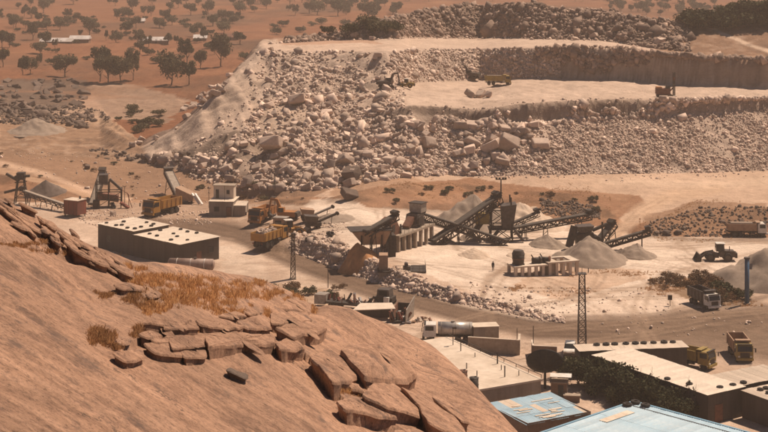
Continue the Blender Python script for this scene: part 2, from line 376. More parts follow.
def PZ(px, py, z): y = (HC - z) * F / (py - Y0); return Vector(((px - 384) / F * y, y, z))

def inpoly(px, py, poly):
    ins = np.zeros(px.shape, bool); n = len(poly); j = n - 1
    for i in range(n):
        xi, yi = poly[i]; xj, yj = poly[j]
        c = ((yi > py) != (yj > py)) & (px < (xj - xi) * (py - yi) / ((yj - yi) or 1e-9) + xi)
        ins ^= c; j = i
    return ins
def dpoly(px, py, pts, ws):
    """distance to a polyline over its local half width"""
    best = np.full(px.shape, 9e9)
    for (a, b), (c, d), wa, wb in zip(pts, pts[1:], ws, ws[1:]):
        ex, ey = c - a, d - b; t = np.clip(((px - a) * ex + (py - b) * ey) / (ex * ex + ey * ey), 0, 1)
        q = np.hypot(px - a - t * ex, (py - b - t * ey)) / (wa + (wb - wa) * t); best = np.minimum(best, q)
    return best

def build_terrain():
    xs = np.concatenate([-np.geomspace(6000, 170, 26), np.arange(-160, 160.1, 0.62), np.geomspace(170, 6000, 26)])
    ys = np.concatenate([np.arange(90, 190, 4.0), np.arange(190, 372, 0.75), np.arange(372, 560, 0.5), np.arange(560, 700, 3.0), np.arange(700, 1500, 12.0), np.geomspace(1500, 12000, 24)])
    X, Yg = np.meshgrid(xs, ys); X = X.ravel(); Yg = Yg.ravel()
    Z, seg, fr, u = terrain(X, Yg, True, True)
    px = X / Yg * F + 384; py = Y0 + (HC - Z) * F / Yg
    # base colours of the ground's materials (soil, dust, rock)
    SAND = (.48, .345, .255); DUST = (.66, .525, .415); ROAD = (.27, .18, .125); ORANGE = (.27, .14, .078); RUB = (.46, .34, .26)
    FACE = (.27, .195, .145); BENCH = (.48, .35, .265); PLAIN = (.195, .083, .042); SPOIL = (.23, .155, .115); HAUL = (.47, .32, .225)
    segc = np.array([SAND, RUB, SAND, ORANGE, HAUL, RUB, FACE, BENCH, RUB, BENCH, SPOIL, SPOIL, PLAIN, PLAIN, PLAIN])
    col = segc[np.clip(seg, 0, 14)].copy()
    nz = fbm(X / 6, Yg / 6, 4); nz2 = fbm(X / 22 + 40, Yg / 22, 4); nz3 = fbm(X / 2.0, Yg / 2.0, 3)
    jx = px + nz * 7 + nz3 * 3; jy = py + nz2 * 3 + nz * 2
    def put(mask, c, a=1.0):
        a = np.clip(mask * a, 0, 1)[:, None]; col[:] = col * (1 - a) + np.array(c) * a
    # upper rock face is one dark wall only right of the rubble
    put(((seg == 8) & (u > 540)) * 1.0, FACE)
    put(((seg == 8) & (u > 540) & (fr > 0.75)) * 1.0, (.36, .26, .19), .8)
    put(((seg == 5) & (u < 300)) * 1.0, (.36, .25, .18), .6)
    put(((seg >= 4) & (seg < 12)) * np.clip((150 - jx) / 30, 0, 1), (.36, .22, .135), 0.9)
    put(((seg >= 9) & (u > 655) & (seg < 12)) * 1.0, (.24, .135, .08), .85)
    # pieces of ground with their own soil, located as they lie in the valley
    Zn = []
    Zn.append(([(300, 200), (420, 196), (560, 232), (700, 240), (768, 246), (768, 262), (690, 282), (560, 312), (480, 296), (400, 262), (300, 236)], DUST, .8))
    Zn.append(([(440, 196), (480, 190), (570, 215), (560, 234), (470, 234)], (.68, .56, .45), .9))
    Zn.append(([(545, 300), (600, 288), (690, 300), (640, 322), (570, 318)], DUST, .5))
    Zn.append(([(60, 200), (300, 203), (330, 225), (240, 232), (140, 225), (60, 215)], (.33, .215, .148), .8))
    Zn.append(([(220, 246), (262, 252), (272, 285), (218, 285)], DUST, .45))
    Zn.append(([(292, 240), (340, 240), (420, 286), (560, 310), (570, 326), (480, 314), (390, 292), (300, 262)], DUST, .75))
    Zn.append(([(395, 185), (470, 178), (560, 190), (640, 196), (650, 206), (600, 228), (520, 218), (470, 212), (370, 208), (340, 196)], ORANGE, .95))
    Zn.append(([(340, 178), (400, 172), (430, 182), (370, 200), (330, 196)], (.30, .17, .10), .7))
    Zn.append(([(540, 182), (580, 190), (630, 196), (612, 222), (590, 216), (640, 205)], (.38, .22, .13), .4))
    Zn.append(([(645, 216), (700, 203), (768, 204), (768, 232), (650, 236)], (.26, .15, .09), .85))
    Zn.append(([(0, 145), (120, 160), (330, 190), (300, 205), (120, 200), (0, 168)], (.25, .145, .088), .9))
    Zn.append(([(0, 80), (128, 84), (190, 100), (150, 120), (0, 116)], (.40, .27, .19), .7))
    Zn.append(([(0, 116), (60, 116), (128, 135), (150, 158), (0, 158)], (.26, .155, .095), .85))
    Zn.append(([(262, 40), (420, 38), (420, 46), (300, 52), (262, 47)], (.50, .36, .27), .8))
    Zn.append(([(275, 38), (370, 37), (380, 42), (280, 45)], (.40, .24, .16), .8))
    Zn.append(([(180, 130), (235, 80), (262, 62), (268, 80), (235, 110), (215, 140), (185, 152)], (.44, .32, .24), .85))
    Zn.append(([(250, 110), (300, 95), (315, 120), (270, 150), (250, 140)], (.44, .32, .235), .7))
    Zn.append(([(690, 60), (768, 62), (768, 84), (560, 78), (560, 50)], FACE, 0.0))
    Zn.append(([(690, 278), (745, 276), (750, 306), (700, 304), (670, 292)], (.20, .12, .065), .9))
    Zn.append(([(510, 285), (560, 262), (640, 270), (650, 278), (560, 300)], (.40, .22, .12), .5))
    Zn.append(([(220, 280), (330, 290), (330, 305), (240, 300)], (.42, .27, .17), .8))
    Zn.append(([(0, 78), (85, 78), (98, 90), (60, 112), (0, 118)], (.10, .068, .05), .85))
    Zn.append(([(85, 84), (140, 86), (190, 104), (165, 125), (110, 118)], (.27, .175, .12), .8))
    for poly, c, a in Zn:
        put(inpoly(jx, jy, poly) * 1.0, c, a)
    # trampled and driven ground: mottles and curving tyre tracks all over the yard
    yd = (seg <= 2) * 1.0
    put(yd * np.clip(fbm(X / 12 + 3, Yg / 12, 4) * 2.2, 0, 1), (.34, .225, .155), .55); put(yd * np.clip(fbm(X / 4 + 33, Yg / 4, 3) * 2.0 - .2, 0, 1), (.62, .48, .37), .45)
    # wheel-worn roads and tracks (compacted darker earth)
    def road(pts, ws, c, a, soft=.5):
        d = dpoly(px + nz3 * 2, (py + nz * 1.2), pts, ws); put(np.clip((1 - d) / soft, 0, 1), c, a * 1.0)
    road([(150, 222), (235, 232), (300, 262), (380, 292), (470, 316), (540, 330), (640, 330), (768, 318)], [7, 12, 12, 12, 12, 14, 18, 18], (.15, .095, .063), .97)
    road([(600, 345), (680, 330), (768, 340)], [16, 26, 30], (.17, .11, .073), .92)
    for off, a in ((-5, .7), (0, .35), (5, .7), (9, .5)):
        road([(190, 224 + off), (235, 232 + off), (300, 262 + off), (380, 292 + off), (470, 316 + off), (540, 327 + off), (640, 326 + off * 1.3), (768, 305 + off * 1.6)], [1.3] * 8, (.09, .058, .040), a, 1.0)
    road([(560, 316), (640, 318), (700, 312), (768, 296)], [3, 5, 5, 5], (.20, .135, .095), .75, 1)
    road([(655, 345), (700, 360), (760, 330)], [3, 4, 5], (.23, .15, .10), .6, 1)
    road([(640, 236), (700, 240), (768, 240)], [2, 3, 3], (.24, .17, .125), .9, 1)
    road([(480, 300), (488, 276), (520, 264), (580, 252)], [6, 5, 4, 3], (.32, .215, .148), .85, 1)
    road([(560, 305), (640, 286), (690, 268), (768, 250)], [3, 3, 3, 3], (.36, .245, .17), .6, 1)
    road([(615, 236), (640, 212), (665, 198), (720, 188)], [10, 10, 10, 8], (.50, .335, .225), .9, .6)
    for dx in (-5, 3):
        road([(615 + dx, 236), (640 + dx, 212), (665 + dx, 198)], [1.2] * 3, (.36, .23, .15), .6, 1)
    road([(600, 182), (700, 184), (768, 182)], [5, 8, 8], (.56, .40, .285), .6, 1)
    road([(690, 22), (715, 30), (745, 43), (775, 53)], [1.4, 1.8, 2.2, 2.6], (.56, .40, .29), 1, .6)
    road([(0, 164), (45, 174), (90, 192), (130, 200)], [5, 4, 4, 4], (.50, .33, .225), .9, .7)
    rt = random.Random(77); near = (seg <= 2) & (Yg < 345)
    ii = np.where(near)[0]; xa, ya = X[ii], Yg[ii]
    for _ in range(46):
        x0, y0_, a0 = rt.uniform(-35, 75), rt.uniform(225, 325), rt.uniform(-.5, .5) + rt.choice((0, 0, math.pi / 2)); k_ = rt.uniform(-.03, .03); pts = []
        for q in range(9): pts.append((x0, y0_)); a0 += k_ * 7; x0 += 7 * math.cos(a0); y0_ += 7 * math.sin(a0)
        for off in (-.95, .95):
            d = dpoly(xa, ya, [(a_ + off * math.sin(a0), b_ - off * math.cos(a0)) for a_, b_ in pts], [.45] * 9)
            m_ = np.zeros(len(X)); m_[ii] = np.clip(1.3 - d, 0, 1); put(m_, rt.choice(((.22, .145, .098), (.27, .18, .12))), .5)
    # tone of the far plain: paler tracks and burnt patches
    pl = (Yg > 560) & (seg >= 12)
    put(pl * np.clip(nz2 * 1.6, 0, 1), (.27, .13, .068), .7); put(pl * np.clip(-fbm(X / 60, Yg / 90, 4) * 2.2, 0, 1), (.10, .058, .036), .8)
    em = (seg == 3) * 1.0
    put(em * np.clip(fbm(X / 7 + 60, Yg / 5, 4) * 2.4, 0, 1), (.13, .075, .045), .7); put(em * np.clip(-fbm(X / 9 + 20, Yg / 4, 4) * 2.0, 0, 1), (.38, .21, .12), .5)
    # broken tone on rock
    rk = np.isin(seg, [5, 6, 8, 10]) * 1.0
    put(rk * np.clip(nz3 * 1.5, 0, 1), (.13, .09, .07), .45); put(rk * np.clip(-nz3 * 1.5, 0, 1), (.50, .37, .28), .35)
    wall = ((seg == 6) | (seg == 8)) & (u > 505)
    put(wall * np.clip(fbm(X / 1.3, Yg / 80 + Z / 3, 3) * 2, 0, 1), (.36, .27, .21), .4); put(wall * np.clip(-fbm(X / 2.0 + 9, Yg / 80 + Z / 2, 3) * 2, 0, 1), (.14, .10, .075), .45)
    nx, ny = len(xs), len(ys)
    idx = np.arange(nx * ny).reshape(ny, nx)
    Fq = np.stack([idx[:-1, :-1], idx[:-1, 1:], idx[1:, 1:], idx[1:, :-1]], -1).reshape(-1, 4)
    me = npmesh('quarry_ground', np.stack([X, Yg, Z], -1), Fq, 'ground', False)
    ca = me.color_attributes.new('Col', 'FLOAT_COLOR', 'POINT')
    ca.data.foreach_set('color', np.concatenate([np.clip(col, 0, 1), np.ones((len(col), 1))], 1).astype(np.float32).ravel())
    tag(link('ground', me), 'sandy quarry floor, benches and dry plain beyond', None, None, 'structure')
build_terrain()

# ------------------------------------------------------------------ granite dome in the foreground
PA, PB, PC_ = 47.6, -0.60, -0.05          # tilted face of the dome: Z = PA + PB X + PC Y
SIL = [(-80, 150), (0, 195), (40, 215), (80, 238), (110, 253), (135, 266), (160, 271), (215, 275), (250, 280), (290, 295), (330, 318), (370, 334), (400, 347), (430, 361), (455, 386), (480, 411), (505, 436), (560, 492), (640, 585)]
_sx = [a for a, b in SIL]; _sy = [b for a, b in SIL]
def planeY(px, py, t=0.0): return (HC - PA - t) / ((py - Y0) / F + PB * (px - 384) / F + PC_)
STEP = [(60, 266), (86, 318), (92, 336), (118, 352), (145, 344), (160, 350), (205, 352), (270, 352), (300, 356), (320, 372), (335, 395), (360, 415), (395, 430), (430, 445), (560, 520), (640, 400), (500, 330), (300, 240), (100, 220)]
def dome_height(X, Yv):
    u = X / Yv * F + 384; ysil = planeY(u, np.interp(u, _sx, _sy))
    z = PA + PB * X + PC_ * Yv
    e = np.maximum(Yv - ysil + 1.0, 0)
    z = z - np.where(e < 6, 0.08 * e * e, 2.88 + 0.96 * (e - 6))
    fade = np.clip(1.3 - e / 8, 0.3, 1)
    z = z + fade * (fbm(X / 5, Yv / 8, 3) * 0.30 + fbm(X / 1.6, Yv / 1.6, 4) * 0.06)
    py = Y0 + (HC - (PA + PB * X + PC_ * Yv)) * F / Yv
    # an outer sheet of rock lies on the lower slab, broken off along a ragged edge
    wob = fbm(X / 1.2, Yv / 1.2, 3) * 4
    ins = inpoly(u + wob, py + wob, STEP)
    z = z + np.where(ins, 0.30, 0.0) * np.clip((u - 95) / 60, 0, 1)
    # rounded whaleback at the right end of the sheet
    d = dpoly(u, py, [(330, 320), (392, 345), (432, 372), (468, 410), (520, 470)], [16, 17, 18, 20, 24])
    z = z + 0.85 * np.exp(-(d * 1.1) ** 2) * np.clip((u - 290) / 60, 0, 1)
    # shallow ledges at upper left, following the strike of the sheets
    for pts, hgt, wd in (([(-20, 240), (30, 245), (70, 255), (105, 264), (140, 292)], .22, 3.0), ([(60, 286), (92, 298), (120, 303), (135, 308), (152, 312)], .15, 2.5), ([(-10, 268), (40, 276), (80, 285)], .10, 3)):
        d = dpoly(u, py + fbm(X, Yv, 3) * 3, pts, [wd] * len(pts)); z = z - hgt * np.exp(-d * d)
    return z
def build_dome():
    us = np.arange(-80, 640, 1.25); rows = []
    ysil = planeY(us, np.interp(us, _sx, _sy)); ysil = np.clip(ysil, 30, 110)
    t = np.linspace(0, 1, 330)
    Ymat = 26 + (ysil[None, :] + 1.5 - 26) * t[:, None]
    beyond = ysil[None, :] + 1.5 + np.geomspace(0.25, 62, 46)[:, None]
    Ymat = np.concatenate([Ymat, beyond]); U = np.broadcast_to(us, Ymat.shape)
    X = (U - 384) / F * Ymat
    Z = dome_height(X.ravel(), Ymat.ravel())
    ny, nx = Ymat.shape; idx = np.arange(nx * ny).reshape(ny, nx)
    Fq = np.stack([idx[:-1, :-1], idx[:-1, 1:], idx[1:, 1:], idx[1:, :-1]], -1).reshape(-1, 4)
    me = npmesh('granite_hill', np.stack([X.ravel(), Ymat.ravel(), Z], -1), Fq, 'granite', True)
    tag(link('granite_hill', me), 'streaked bare granite hillside in the foreground', None, None, 'structure')
build_dome()
def dz(x, y): return float(dome_height(np.array([float(x)]), np.array([float(y)]))[0])
def dome_pt(px, py):
    y = np.arange(28, 130, 0.1); x = (px - 384) / F * y; zt = dome_height(x, y); zr = HC - (py - Y0) * y / F
    i = int(np.argmax(zr <= zt)); return Vector((x[i], y[i], zt[i]))

def chaikin(p, n=1):
    for _ in range(n):
        q = []
        for a, b in zip(p, p[1:] + p[:1]): q += [a * 0.78 + b * 0.22, a * 0.22 + b * 0.78]
        p = q
    return p
def slab_mesh(name, outline, t, rnd=0.10, seed=0, dome=0.0):
    """sheet of granite: outline (world xyz of its top edge), thickness t, worn edges and an uneven top"""
    rg = random.Random(seed)
    P = [Vector(p) for p in outline]; n0 = len(P)
    fine = []
    for a, b in zip(P, P[1:] + P[:1]):
        k = max(1, int((b - a).length / 0.35))
        for i in range(k):
            q = a.lerp(b, i / k)
            if i: q += Vector((rg.uniform(-.05, .05), rg.uniform(-.09, .09), 0))
            fine.append(q)
    P = chaikin(fine, 1); n = len(P); c = sum(P, Vector()) / n
    rad = sum((p - c).length for p in P) / n
    rings = []; r = min(rnd, rad * .3)
    def inset(d, dzz, jit):
        out = []
        for p in P:
            v = (c - p); v.z = 0; L = max(v.length, 1e-3)
            q = p + v * (d / L); q.z = p.z + (c.z - p.z) * (d / L)
            q.z += dzz + mnoise.noise(q * 1.3 + Vector((seed, 0, 0))) * jit
            out.append(q)
        return out
    rings.append(inset(.16, -t - 0.7, .02)); rings.append(inset(.12, -t * .95, .03)); rings.append(inset(.03 + .04 * rg.random(), -t * .5, .05)); rings.append(inset(-.03, -r * 1.1 - .02, .05))
    rings.append(inset(r * .25, -r * .3, .04)); rings.append(inset(r * .9, 0.0, .05))
    for f in (.35, .65): rings.append(inset(rad * f, dome * f * (2 - f), .09))
    V = [v for q in rings for v in q]; Fc = []
    for k in range(len(rings) - 1):
        for i in range(n): Fc.append((k * n + i, k * n + (i + 1) % n, (k + 1) * n + (i + 1) % n, (k + 1) * n + i))
    V.append(c + Vector((0, 0, dome))); m = len(V) - 1; k = (len(rings) - 1) * n
    for i in range(n): Fc.append((k + i, k + (i + 1) % n, m))
    org = Vector((c.x, c.y, c.z - t)); mb = MB(); mb.v = [tuple(v - org) for v in V]; mb.f = Fc
    me = mb.mesh(name, 'granite', False); return me, org
SLABS = [
 ('long thick slab with a dark broken front, widest of the ledge blocks', [(205, 336), (222, 333), (240, 332), (258, 333), (270, 334), (276, 337), (275, 343), (264, 345), (252, 344), (236, 345), (208, 347)], .52, .1, 0),
 ('thin slab behind the widest ledge block, its left neighbour in the upper row', [(195, 320), (215, 317), (232, 321), (245, 326), (238, 328), (212, 327), (201, 325)], .30, .06, 0),
 ('wedge-shaped slab in the upper row directly behind the widest ledge block', [(236, 321), (248, 317), (260, 315), (270, 321), (272, 328), (247, 328)], .30, .07, 0),
 ('broad low slab with grass behind it above the right end of the ledge', [(270, 313), (288, 311), (307, 312), (312, 320), (280, 324), (271, 322)], .28, .07, 0),
 ('overhanging slab with a deep dark hollow under its front edge', [(275, 327), (290, 323), (308, 321), (327, 327), (318, 333), (303, 334), (294, 337)], .55, .1, 0),
 ('blocky boulder with sheer front closing the right end of the ledge', [(275, 343), (287, 337), (297, 339), (305, 348), (292, 350), (280, 349)], .72, .08, 0),
 ('pale rounded slab in the dry grass above the ledge', [(280, 308), (287, 298), (298, 299), (311, 303), (311, 312), (296, 310)], .25, .09, .05),
 ('flat slab left of the widest ledge block behind a narrow crack', [(168, 338), (186, 336), (203, 336), (205, 345), (190, 347), (172, 348)], .28, .05, 0),
 ('small thick slab lying low in front of the crack', [(180, 351), (192, 349), (206, 350), (207, 355), (195, 357), (184, 357)], .27, .05, 0),
 ('thin slab with straight shadowed front, in the upper row amid the grass', [(165, 320), (180, 319), (194, 321), (200, 327), (180, 329), (164, 328)], .22, .05, 0),
 ('small wedge stone in the grass over the upper row', [(218, 316), (235, 311), (247, 315), (233, 318)], .2, .05, 0),
 ('little flat stone above the wedge-shaped slab', [(243, 310), (252, 308), (260, 308), (263, 312), (250, 314)], .2, .05, 0),
 ('long tapering slab, leftmost of the upper row, with dark gap below', [(143, 322), (160, 319), (177, 318), (192, 319), (180, 326), (163, 325)], .26, .05, 0),
 ('small stone at the left tip of the ledge under dark grass', [(138, 333), (150, 330), (163, 335), (150, 338)], .2, .05, 0),
 ('pointed slab jutting out over the smooth rock left of the crack', [(143, 343), (158, 341), (172, 343), (183, 351), (184, 355), (163, 354), (153, 351)], .28, .06, 0),
 ('flat slab between the two rows of the ledge', [(150, 338), (173, 335), (198, 336), (170, 342), (155, 341)], .2, .05, 0),
 ('detached slab at the lower edge of the round tussock', [(112, 353), (128, 349), (143, 348), (145, 357), (135, 360), (125, 361)], .22, .06, 0),
 ('small broken stone inside the round tussock', [(115, 340), (121, 336), (131, 338), (128, 344), (119, 344)], .18, .05, 0),
 ('tilted rectangular slab beside the large smooth boulder', [(310, 356), (322, 350), (332, 346), (339, 350), (350, 362), (363, 374), (348, 381), (333, 382), (322, 369)], .8, .12, .05),
 ('large smooth rounded boulder with a dark stain', [(340, 348), (346, 343), (358, 342), (372, 342), (390, 346), (404, 355), (417, 372), (408, 378), (387, 378), (365, 375), (353, 362)], 1.0, .3, .35),
 ('small rounded stone wedged at the corner of the tilted slab', [(347, 384), (360, 378), (370, 386), (366, 392), (352, 389)], .35, .1, .05),
 ('long loaf-shaped slab at the bottom with grass behind it', [(336, 400), (353, 395), (370, 400), (392, 411), (398, 418), (377, 416), (362, 411), (345, 409)], .62, .12, .05),
 ('broad slab with shadowed front right of the loaf-shaped slab', [(362, 394), (373, 382), (392, 382), (407, 392), (422, 409), (420, 416), (405, 411), (387, 406)], .75, .1, 0),
 ('long slab dipping out of the picture at the bottom edge', [(400, 386), (428, 398), (455, 416), (470, 436), (447, 431), (428, 421), (422, 413), (420, 405)], .75, .1, 0),
 ('narrow splinter of rock leaning on the whaleback', [(432, 396), (438, 393), (455, 405), (470, 422), (462, 421), (445, 407)], .4, .06, 0),
 ('low slab cut by the bottom edge under the loaf-shaped slab', [(394, 430), (413, 428), (432, 434), (422, 442), (397, 440)], .4, .08, 0),
 ('loose black brick-shaped stone alone on the smooth slab', [(226, 370), (231, 367), (248, 374), (247, 378), (240, 376)], .28, .03, 0),
 ('pale flat stone left of the big grass patch', [(113, 284), (125, 282), (143, 286), (141, 290), (122, 289)], .16, .04, 0),
 ('small pale stone below the big grass patch', [(145, 293), (157, 290), (163, 294), (151, 297)], .2, .05, .03),
]
LIFT = {1: .40, 2: .40, 3: .42, 4: .30, 6: .45, 7: .22, 9: .40, 10: .42, 11: .42, 12: .36, 13: .26, 15: .24, 27: .2, 28: .3, 19: .40, 18: .15, 20: .15, 22: .32, 23: .52, 24: .70, 25: .3}
for i, (lab, pts, t, rnd, dm) in enumerate(SLABS):
    t *= .8 if t < .6 else .66; rnd *= .8
    me, org = slab_mesh('rock_slab', [PY(a, b, float(planeY(a, b, t + LIFT.get(i, .08)))) for a, b in pts], t, rnd, i * 7 + 1, dm)
    o = link('rock_slab', me, None, org); tag(o, lab, 'rock slab', 'broken granite slabs on the hillside', 'thing')
    if 'black' in lab: me.materials.clear(); me.materials.append(M['dark_rock'])
# splintered sheets along the upper left rim
rg = random.Random(5)
for i in range(44):
    f = rg.random(); cx = 2 + 128 * f + rg.uniform(-4, 8); cy = 191 + 74 * f + rg.uniform(1, 24) * (1 - .45 * f)
    L = rg.uniform(5, 15); wd = rg.uniform(.8, 2.3); a = R(rg.uniform(24, 40)); ca, sa = math.cos(a), math.sin(a)
    pts = [(-L, -wd * .3), (-L * .3, -wd), (L * .7, -wd * .8), (L, wd * .2), (L * .4, wd), (-L * .6, wd * .8)]
    pts = [(cx + x * ca - y * sa, cy + x * sa + y * ca) for x, y in pts]; t = rg.uniform(.10, .30)
    me, org = slab_mesh('rock_splinter', [PY(p, q, float(planeY(p, q, t))) for p, q in pts], t, .05, 100 + i)
    tag(link('rock_splinter', me, None, org), 'thin splinter of granite on the broken upper left rim of the hillside', 'rock splinter', 'rock splinters on the rim')

# ------------------------------------------------------------------ rocks
def rock_proto(seed, npts=11):
    rs = np.random.RandomState(seed); bm = bmesh.new()
    asp = np.array([1.0, rs.uniform(.6, .95), rs.uniform(.4, .75)])
    for k in range(8):
        v = np.array([1 if k & 1 else -1, 1 if k & 2 else -1, 1 if k & 4 else -1]) * rs.uniform(.35, .82, 3); bm.verts.new(v * asp)
    for _ in range(npts - 8):
        v = rs.normal(size=3); v /= np.linalg.norm(v); bm.verts.new(v * .85 * asp)
    bmesh.ops.convex_hull(bm, input=bm.verts)
    for v in [v for v in bm.verts if not v.link_faces]: bm.verts.remove(v)
    bmesh.ops.triangulate(bm, faces=bm.faces); bm.verts.index_update()
    V = np.array([v.co[:] for v in bm.verts]); Fc = np.array([[v.index for v in f.verts] for f in bm.faces]); bm.free()
    return V, Fc
PROTO = [rock_proto(s, 9 + s % 5) for s in range(12)]
def rotmats(n, rs):
    q = rs.normal(size=(n, 4)); q /= np.linalg.norm(q, axis=1)[:, None]; a, b, c, d = q.T
    return np.stack([np.stack([1 - 2 * (c * c + d * d), 2 * (b * c - a * d), 2 * (b * d + a * c)], -1), np.stack([2 * (b * c + a * d), 1 - 2 * (b * b + d * d), 2 * (c * d - a * b)], -1), np.stack([2 * (b * d - a * c), 2 * (c * d + a * b), 1 - 2 * (b * b + c * c)], -1)], 1)
def rock_field(name, label, X, Yv, S, m, seed=1, sink=.15, zfun=terrain):
    rs = np.random.RandomState(seed); n = len(X); Zg = zfun(X, Yv); Rm = rotmats(n, rs); pi = rs.randint(0, len(PROTO), n)
    Vs, Fs, off = [], [], 0
    for k, (V, Fc) in enumerate(PROTO):
        ix = np.where(pi == k)[0]
        if not len(ix): continue
        W = np.einsum('nij,vj->nvi', Rm[ix], V) * S[ix][:, None, None]
        W += np.stack([X[ix], Yv[ix], Zg[ix] + S[ix] * (.22 - sink)], -1)[:, None, :]
        Vs.append(W.reshape(-1, 3)); Fs.append((Fc[None] + (np.arange(len(ix)) * len(V))[:, None, None]).reshape(-1, 3) + off); off += len(ix) * len(V)
    o = link(name, npmesh(name, np.concatenate(Vs), np.concatenate(Fs), m)); tag(o, label, None, None, 'stuff'); return o
rs = np.random.RandomState(11)
def scatter(n, u0, u1, k0, f0=0.0, f1=1.0):
    u = rs.uniform(u0, u1, n); return segpt(u, k0, rs.uniform(f0, f1, n))
def cat2(*a): return np.concatenate([x for x, y in a]), np.concatenate([y for x, y in a])
# right: fine blasted rock; left: coarser
X, Yv = cat2(scatter(9000, 400, 540, 5), scatter(15000, 540, 830, 5), scatter(250, 380, 830, 4, .8, 1), scatter(500, 430, 830, 6, .75, 1.0), scatter(300, 400, 830, 7, .0, .06))
kp = (fbm(X / 10 + 7, Yv / 14, 3) > -.18) | (rs.rand(len(X)) < .35); X, Yv = X[kp], Yv[kp]
rock_field('blasted_rubble', 'fine blasted rubble sloping below the lower quarry bench', X, Yv, rs.lognormal(-1.22, .5, len(X)) * np.interp(X / Yv * F + 384, [500, 570], [1.0, .72]), 'rubble_rock', 1)
X, Yv = cat2(scatter(4200, 150, 420, 5), scatter(3600, 195, 415, 6), scatter(3600, 215, 405, 7), scatter(3400, 245, 415, 8), scatter(500, 190, 400, 4, .75, 1))
px_ = X / Yv * F + 384; py_ = Y0 + (HC - terrain(X, Yv)) * F / Yv
keep = ~(inpoly(px_, py_, [(160, 152), (215, 88), (255, 52), (272, 72), (254, 112), (226, 150), (185, 160)])) | (rs.rand(len(X)) < .12)
keep &= ~inpoly(px_, py_, [(262, 112), (300, 98), (312, 118), (276, 145)]) | (rs.rand(len(X)) < .25)
keep &= (fbm(X / 16, Yv / 26, 3) > -.22) | (rs.rand(len(X)) < .18)
X, Yv = X[keep], Yv[keep]
rock_field('tumbled_rubble', 'coarse tumbled rubble covering the quarry spur', X, Yv, rs.lognormal(-1.12, .62, len(X)), 'rubble_rock', 2)
X, Yv = cat2(scatter(2600, 395, 560, 8), scatter(260, 270, 640, 9, .92, 1))
rock_field('fallen_rubble', 'rubble fallen from the upper face onto the lower bench', X, Yv, rs.lognormal(-1.0, .45, len(X)), 'rubble_rock', 3)
X, Yv = cat2(scatter(5200, 285, 690, 10), scatter(900, 380, 680, 11, -.4, 1.0), scatter(160, 640, 690, 10), scatter(700, 540, 830, 8, .72, 1.0), scatter(400, 560, 830, 9, 0, .15))
rock_field('spoil_heap', 'brown spoil ridge heaped behind the upper bench', X, Yv, rs.lognormal(-.62, .5, len(X)), 'spoil_rock', 4)
X, Yv = cat2(scatter(3600, 292, 565, 1, -.25, 1.15), scatter(420, 296, 350, 2, 0, .16), scatter(260, 300, 430, 2, 0, .06), scatter(420, 290, 360, 1, -.12, 1.2), scatter(260, 440, 560, 1, -.6, 0))
rock_field('bank_rubble', 'broken stone tipped down the bank beside the haul road', X, Yv, rs.lognormal(-1.62, .6, len(X)), 'rubble_rock', 5)
X, Yv = cat2(scatter(700, 540, 600, 3, .2, .7), scatter(900, 650, 830, 3, 0, 1))
rock_field('embankment_stones', 'dark stones strewn over the earth embankment', X, Yv, rs.lognormal(-1.2, .4, len(X)), 'dark_rock', 6)
# stones and clods lying about the yard
def yard(n, poly):
    a = np.array(poly); out = [[], []]
    while len(out[0]) < n:
        p, q = random.uniform(a[:, 0].min(), a[:, 0].max()), random.uniform(a[:, 1].min(), a[:, 1].max())
        if inpoly(np.array([p]), np.array([q]), poly)[0]:
            v = PZ(p, q, 1.0); out[0].append(v.x); out[1].append(v.y)
    return np.array(out[0]), np.array(out[1])
X, Yv = cat2(yard(260, [(60, 208), (130, 205), (160, 216), (100, 224)]), yard(160, [(296, 228), (350, 232), (345, 246), (300, 244)]), yard(200, [(470, 282), (560, 300), (550, 318), (470, 302)]), yard(130, [(500, 286), (700, 280), (690, 300), (540, 312)]), yard(90, [(600, 300), (768, 300), (768, 330), (600, 330)]), yard(420, [(0, 152), (130, 160), (330, 192), (300, 204), (120, 200), (0, 172)]), yard(150, [(150, 208), (215, 205), (210, 220), (170, 220)]))
rock_field('yard_stones', 'stones and clods scattered about the quarry yard', X, Yv, rs.lognormal(-1.6, .45, len(X)), 'rubble_rock', 7)
X, Yv = cat2(scatter(330, -20, 88, 8, 0, 1), scatter(330, -20, 95, 9), scatter(200, -20, 110, 10), scatter(160, 90, 200, 5))
rock_field('outcrop_stones', 'dark loose rocks round the outcrop at the edge of the plain', X, Yv, rs.lognormal(-.45, .5, len(X)), 'dark_rock', 8)

def facerock(n, u0, u1, k, f0, f1, seed, m, mu):
    rs_ = np.random.RandomState(seed); u_ = rs_.uniform(u0, u1, n); f_ = rs_.uniform(f0, f1, n); x_, y_ = segpt(u_, k, f_)
    return x_, y_, rs_.lognormal(mu, .4, n)
X, Yv, S = facerock(1500, 430, 830, 6, 0, 1.05, 31, None, -.55)
rock_field('lower_face_rock', 'broken rock standing out of the lower quarry face', X, Yv, S, 'rubble_rock', 9, .2)
X, Yv, S = facerock(1300, 535, 830, 8, .55, 1.1, 32, None, -.5)
rock_field('upper_face_rock', 'broken rock along the top of the upper quarry face', X, Yv, S, 'spoil_rock', 10, .2)
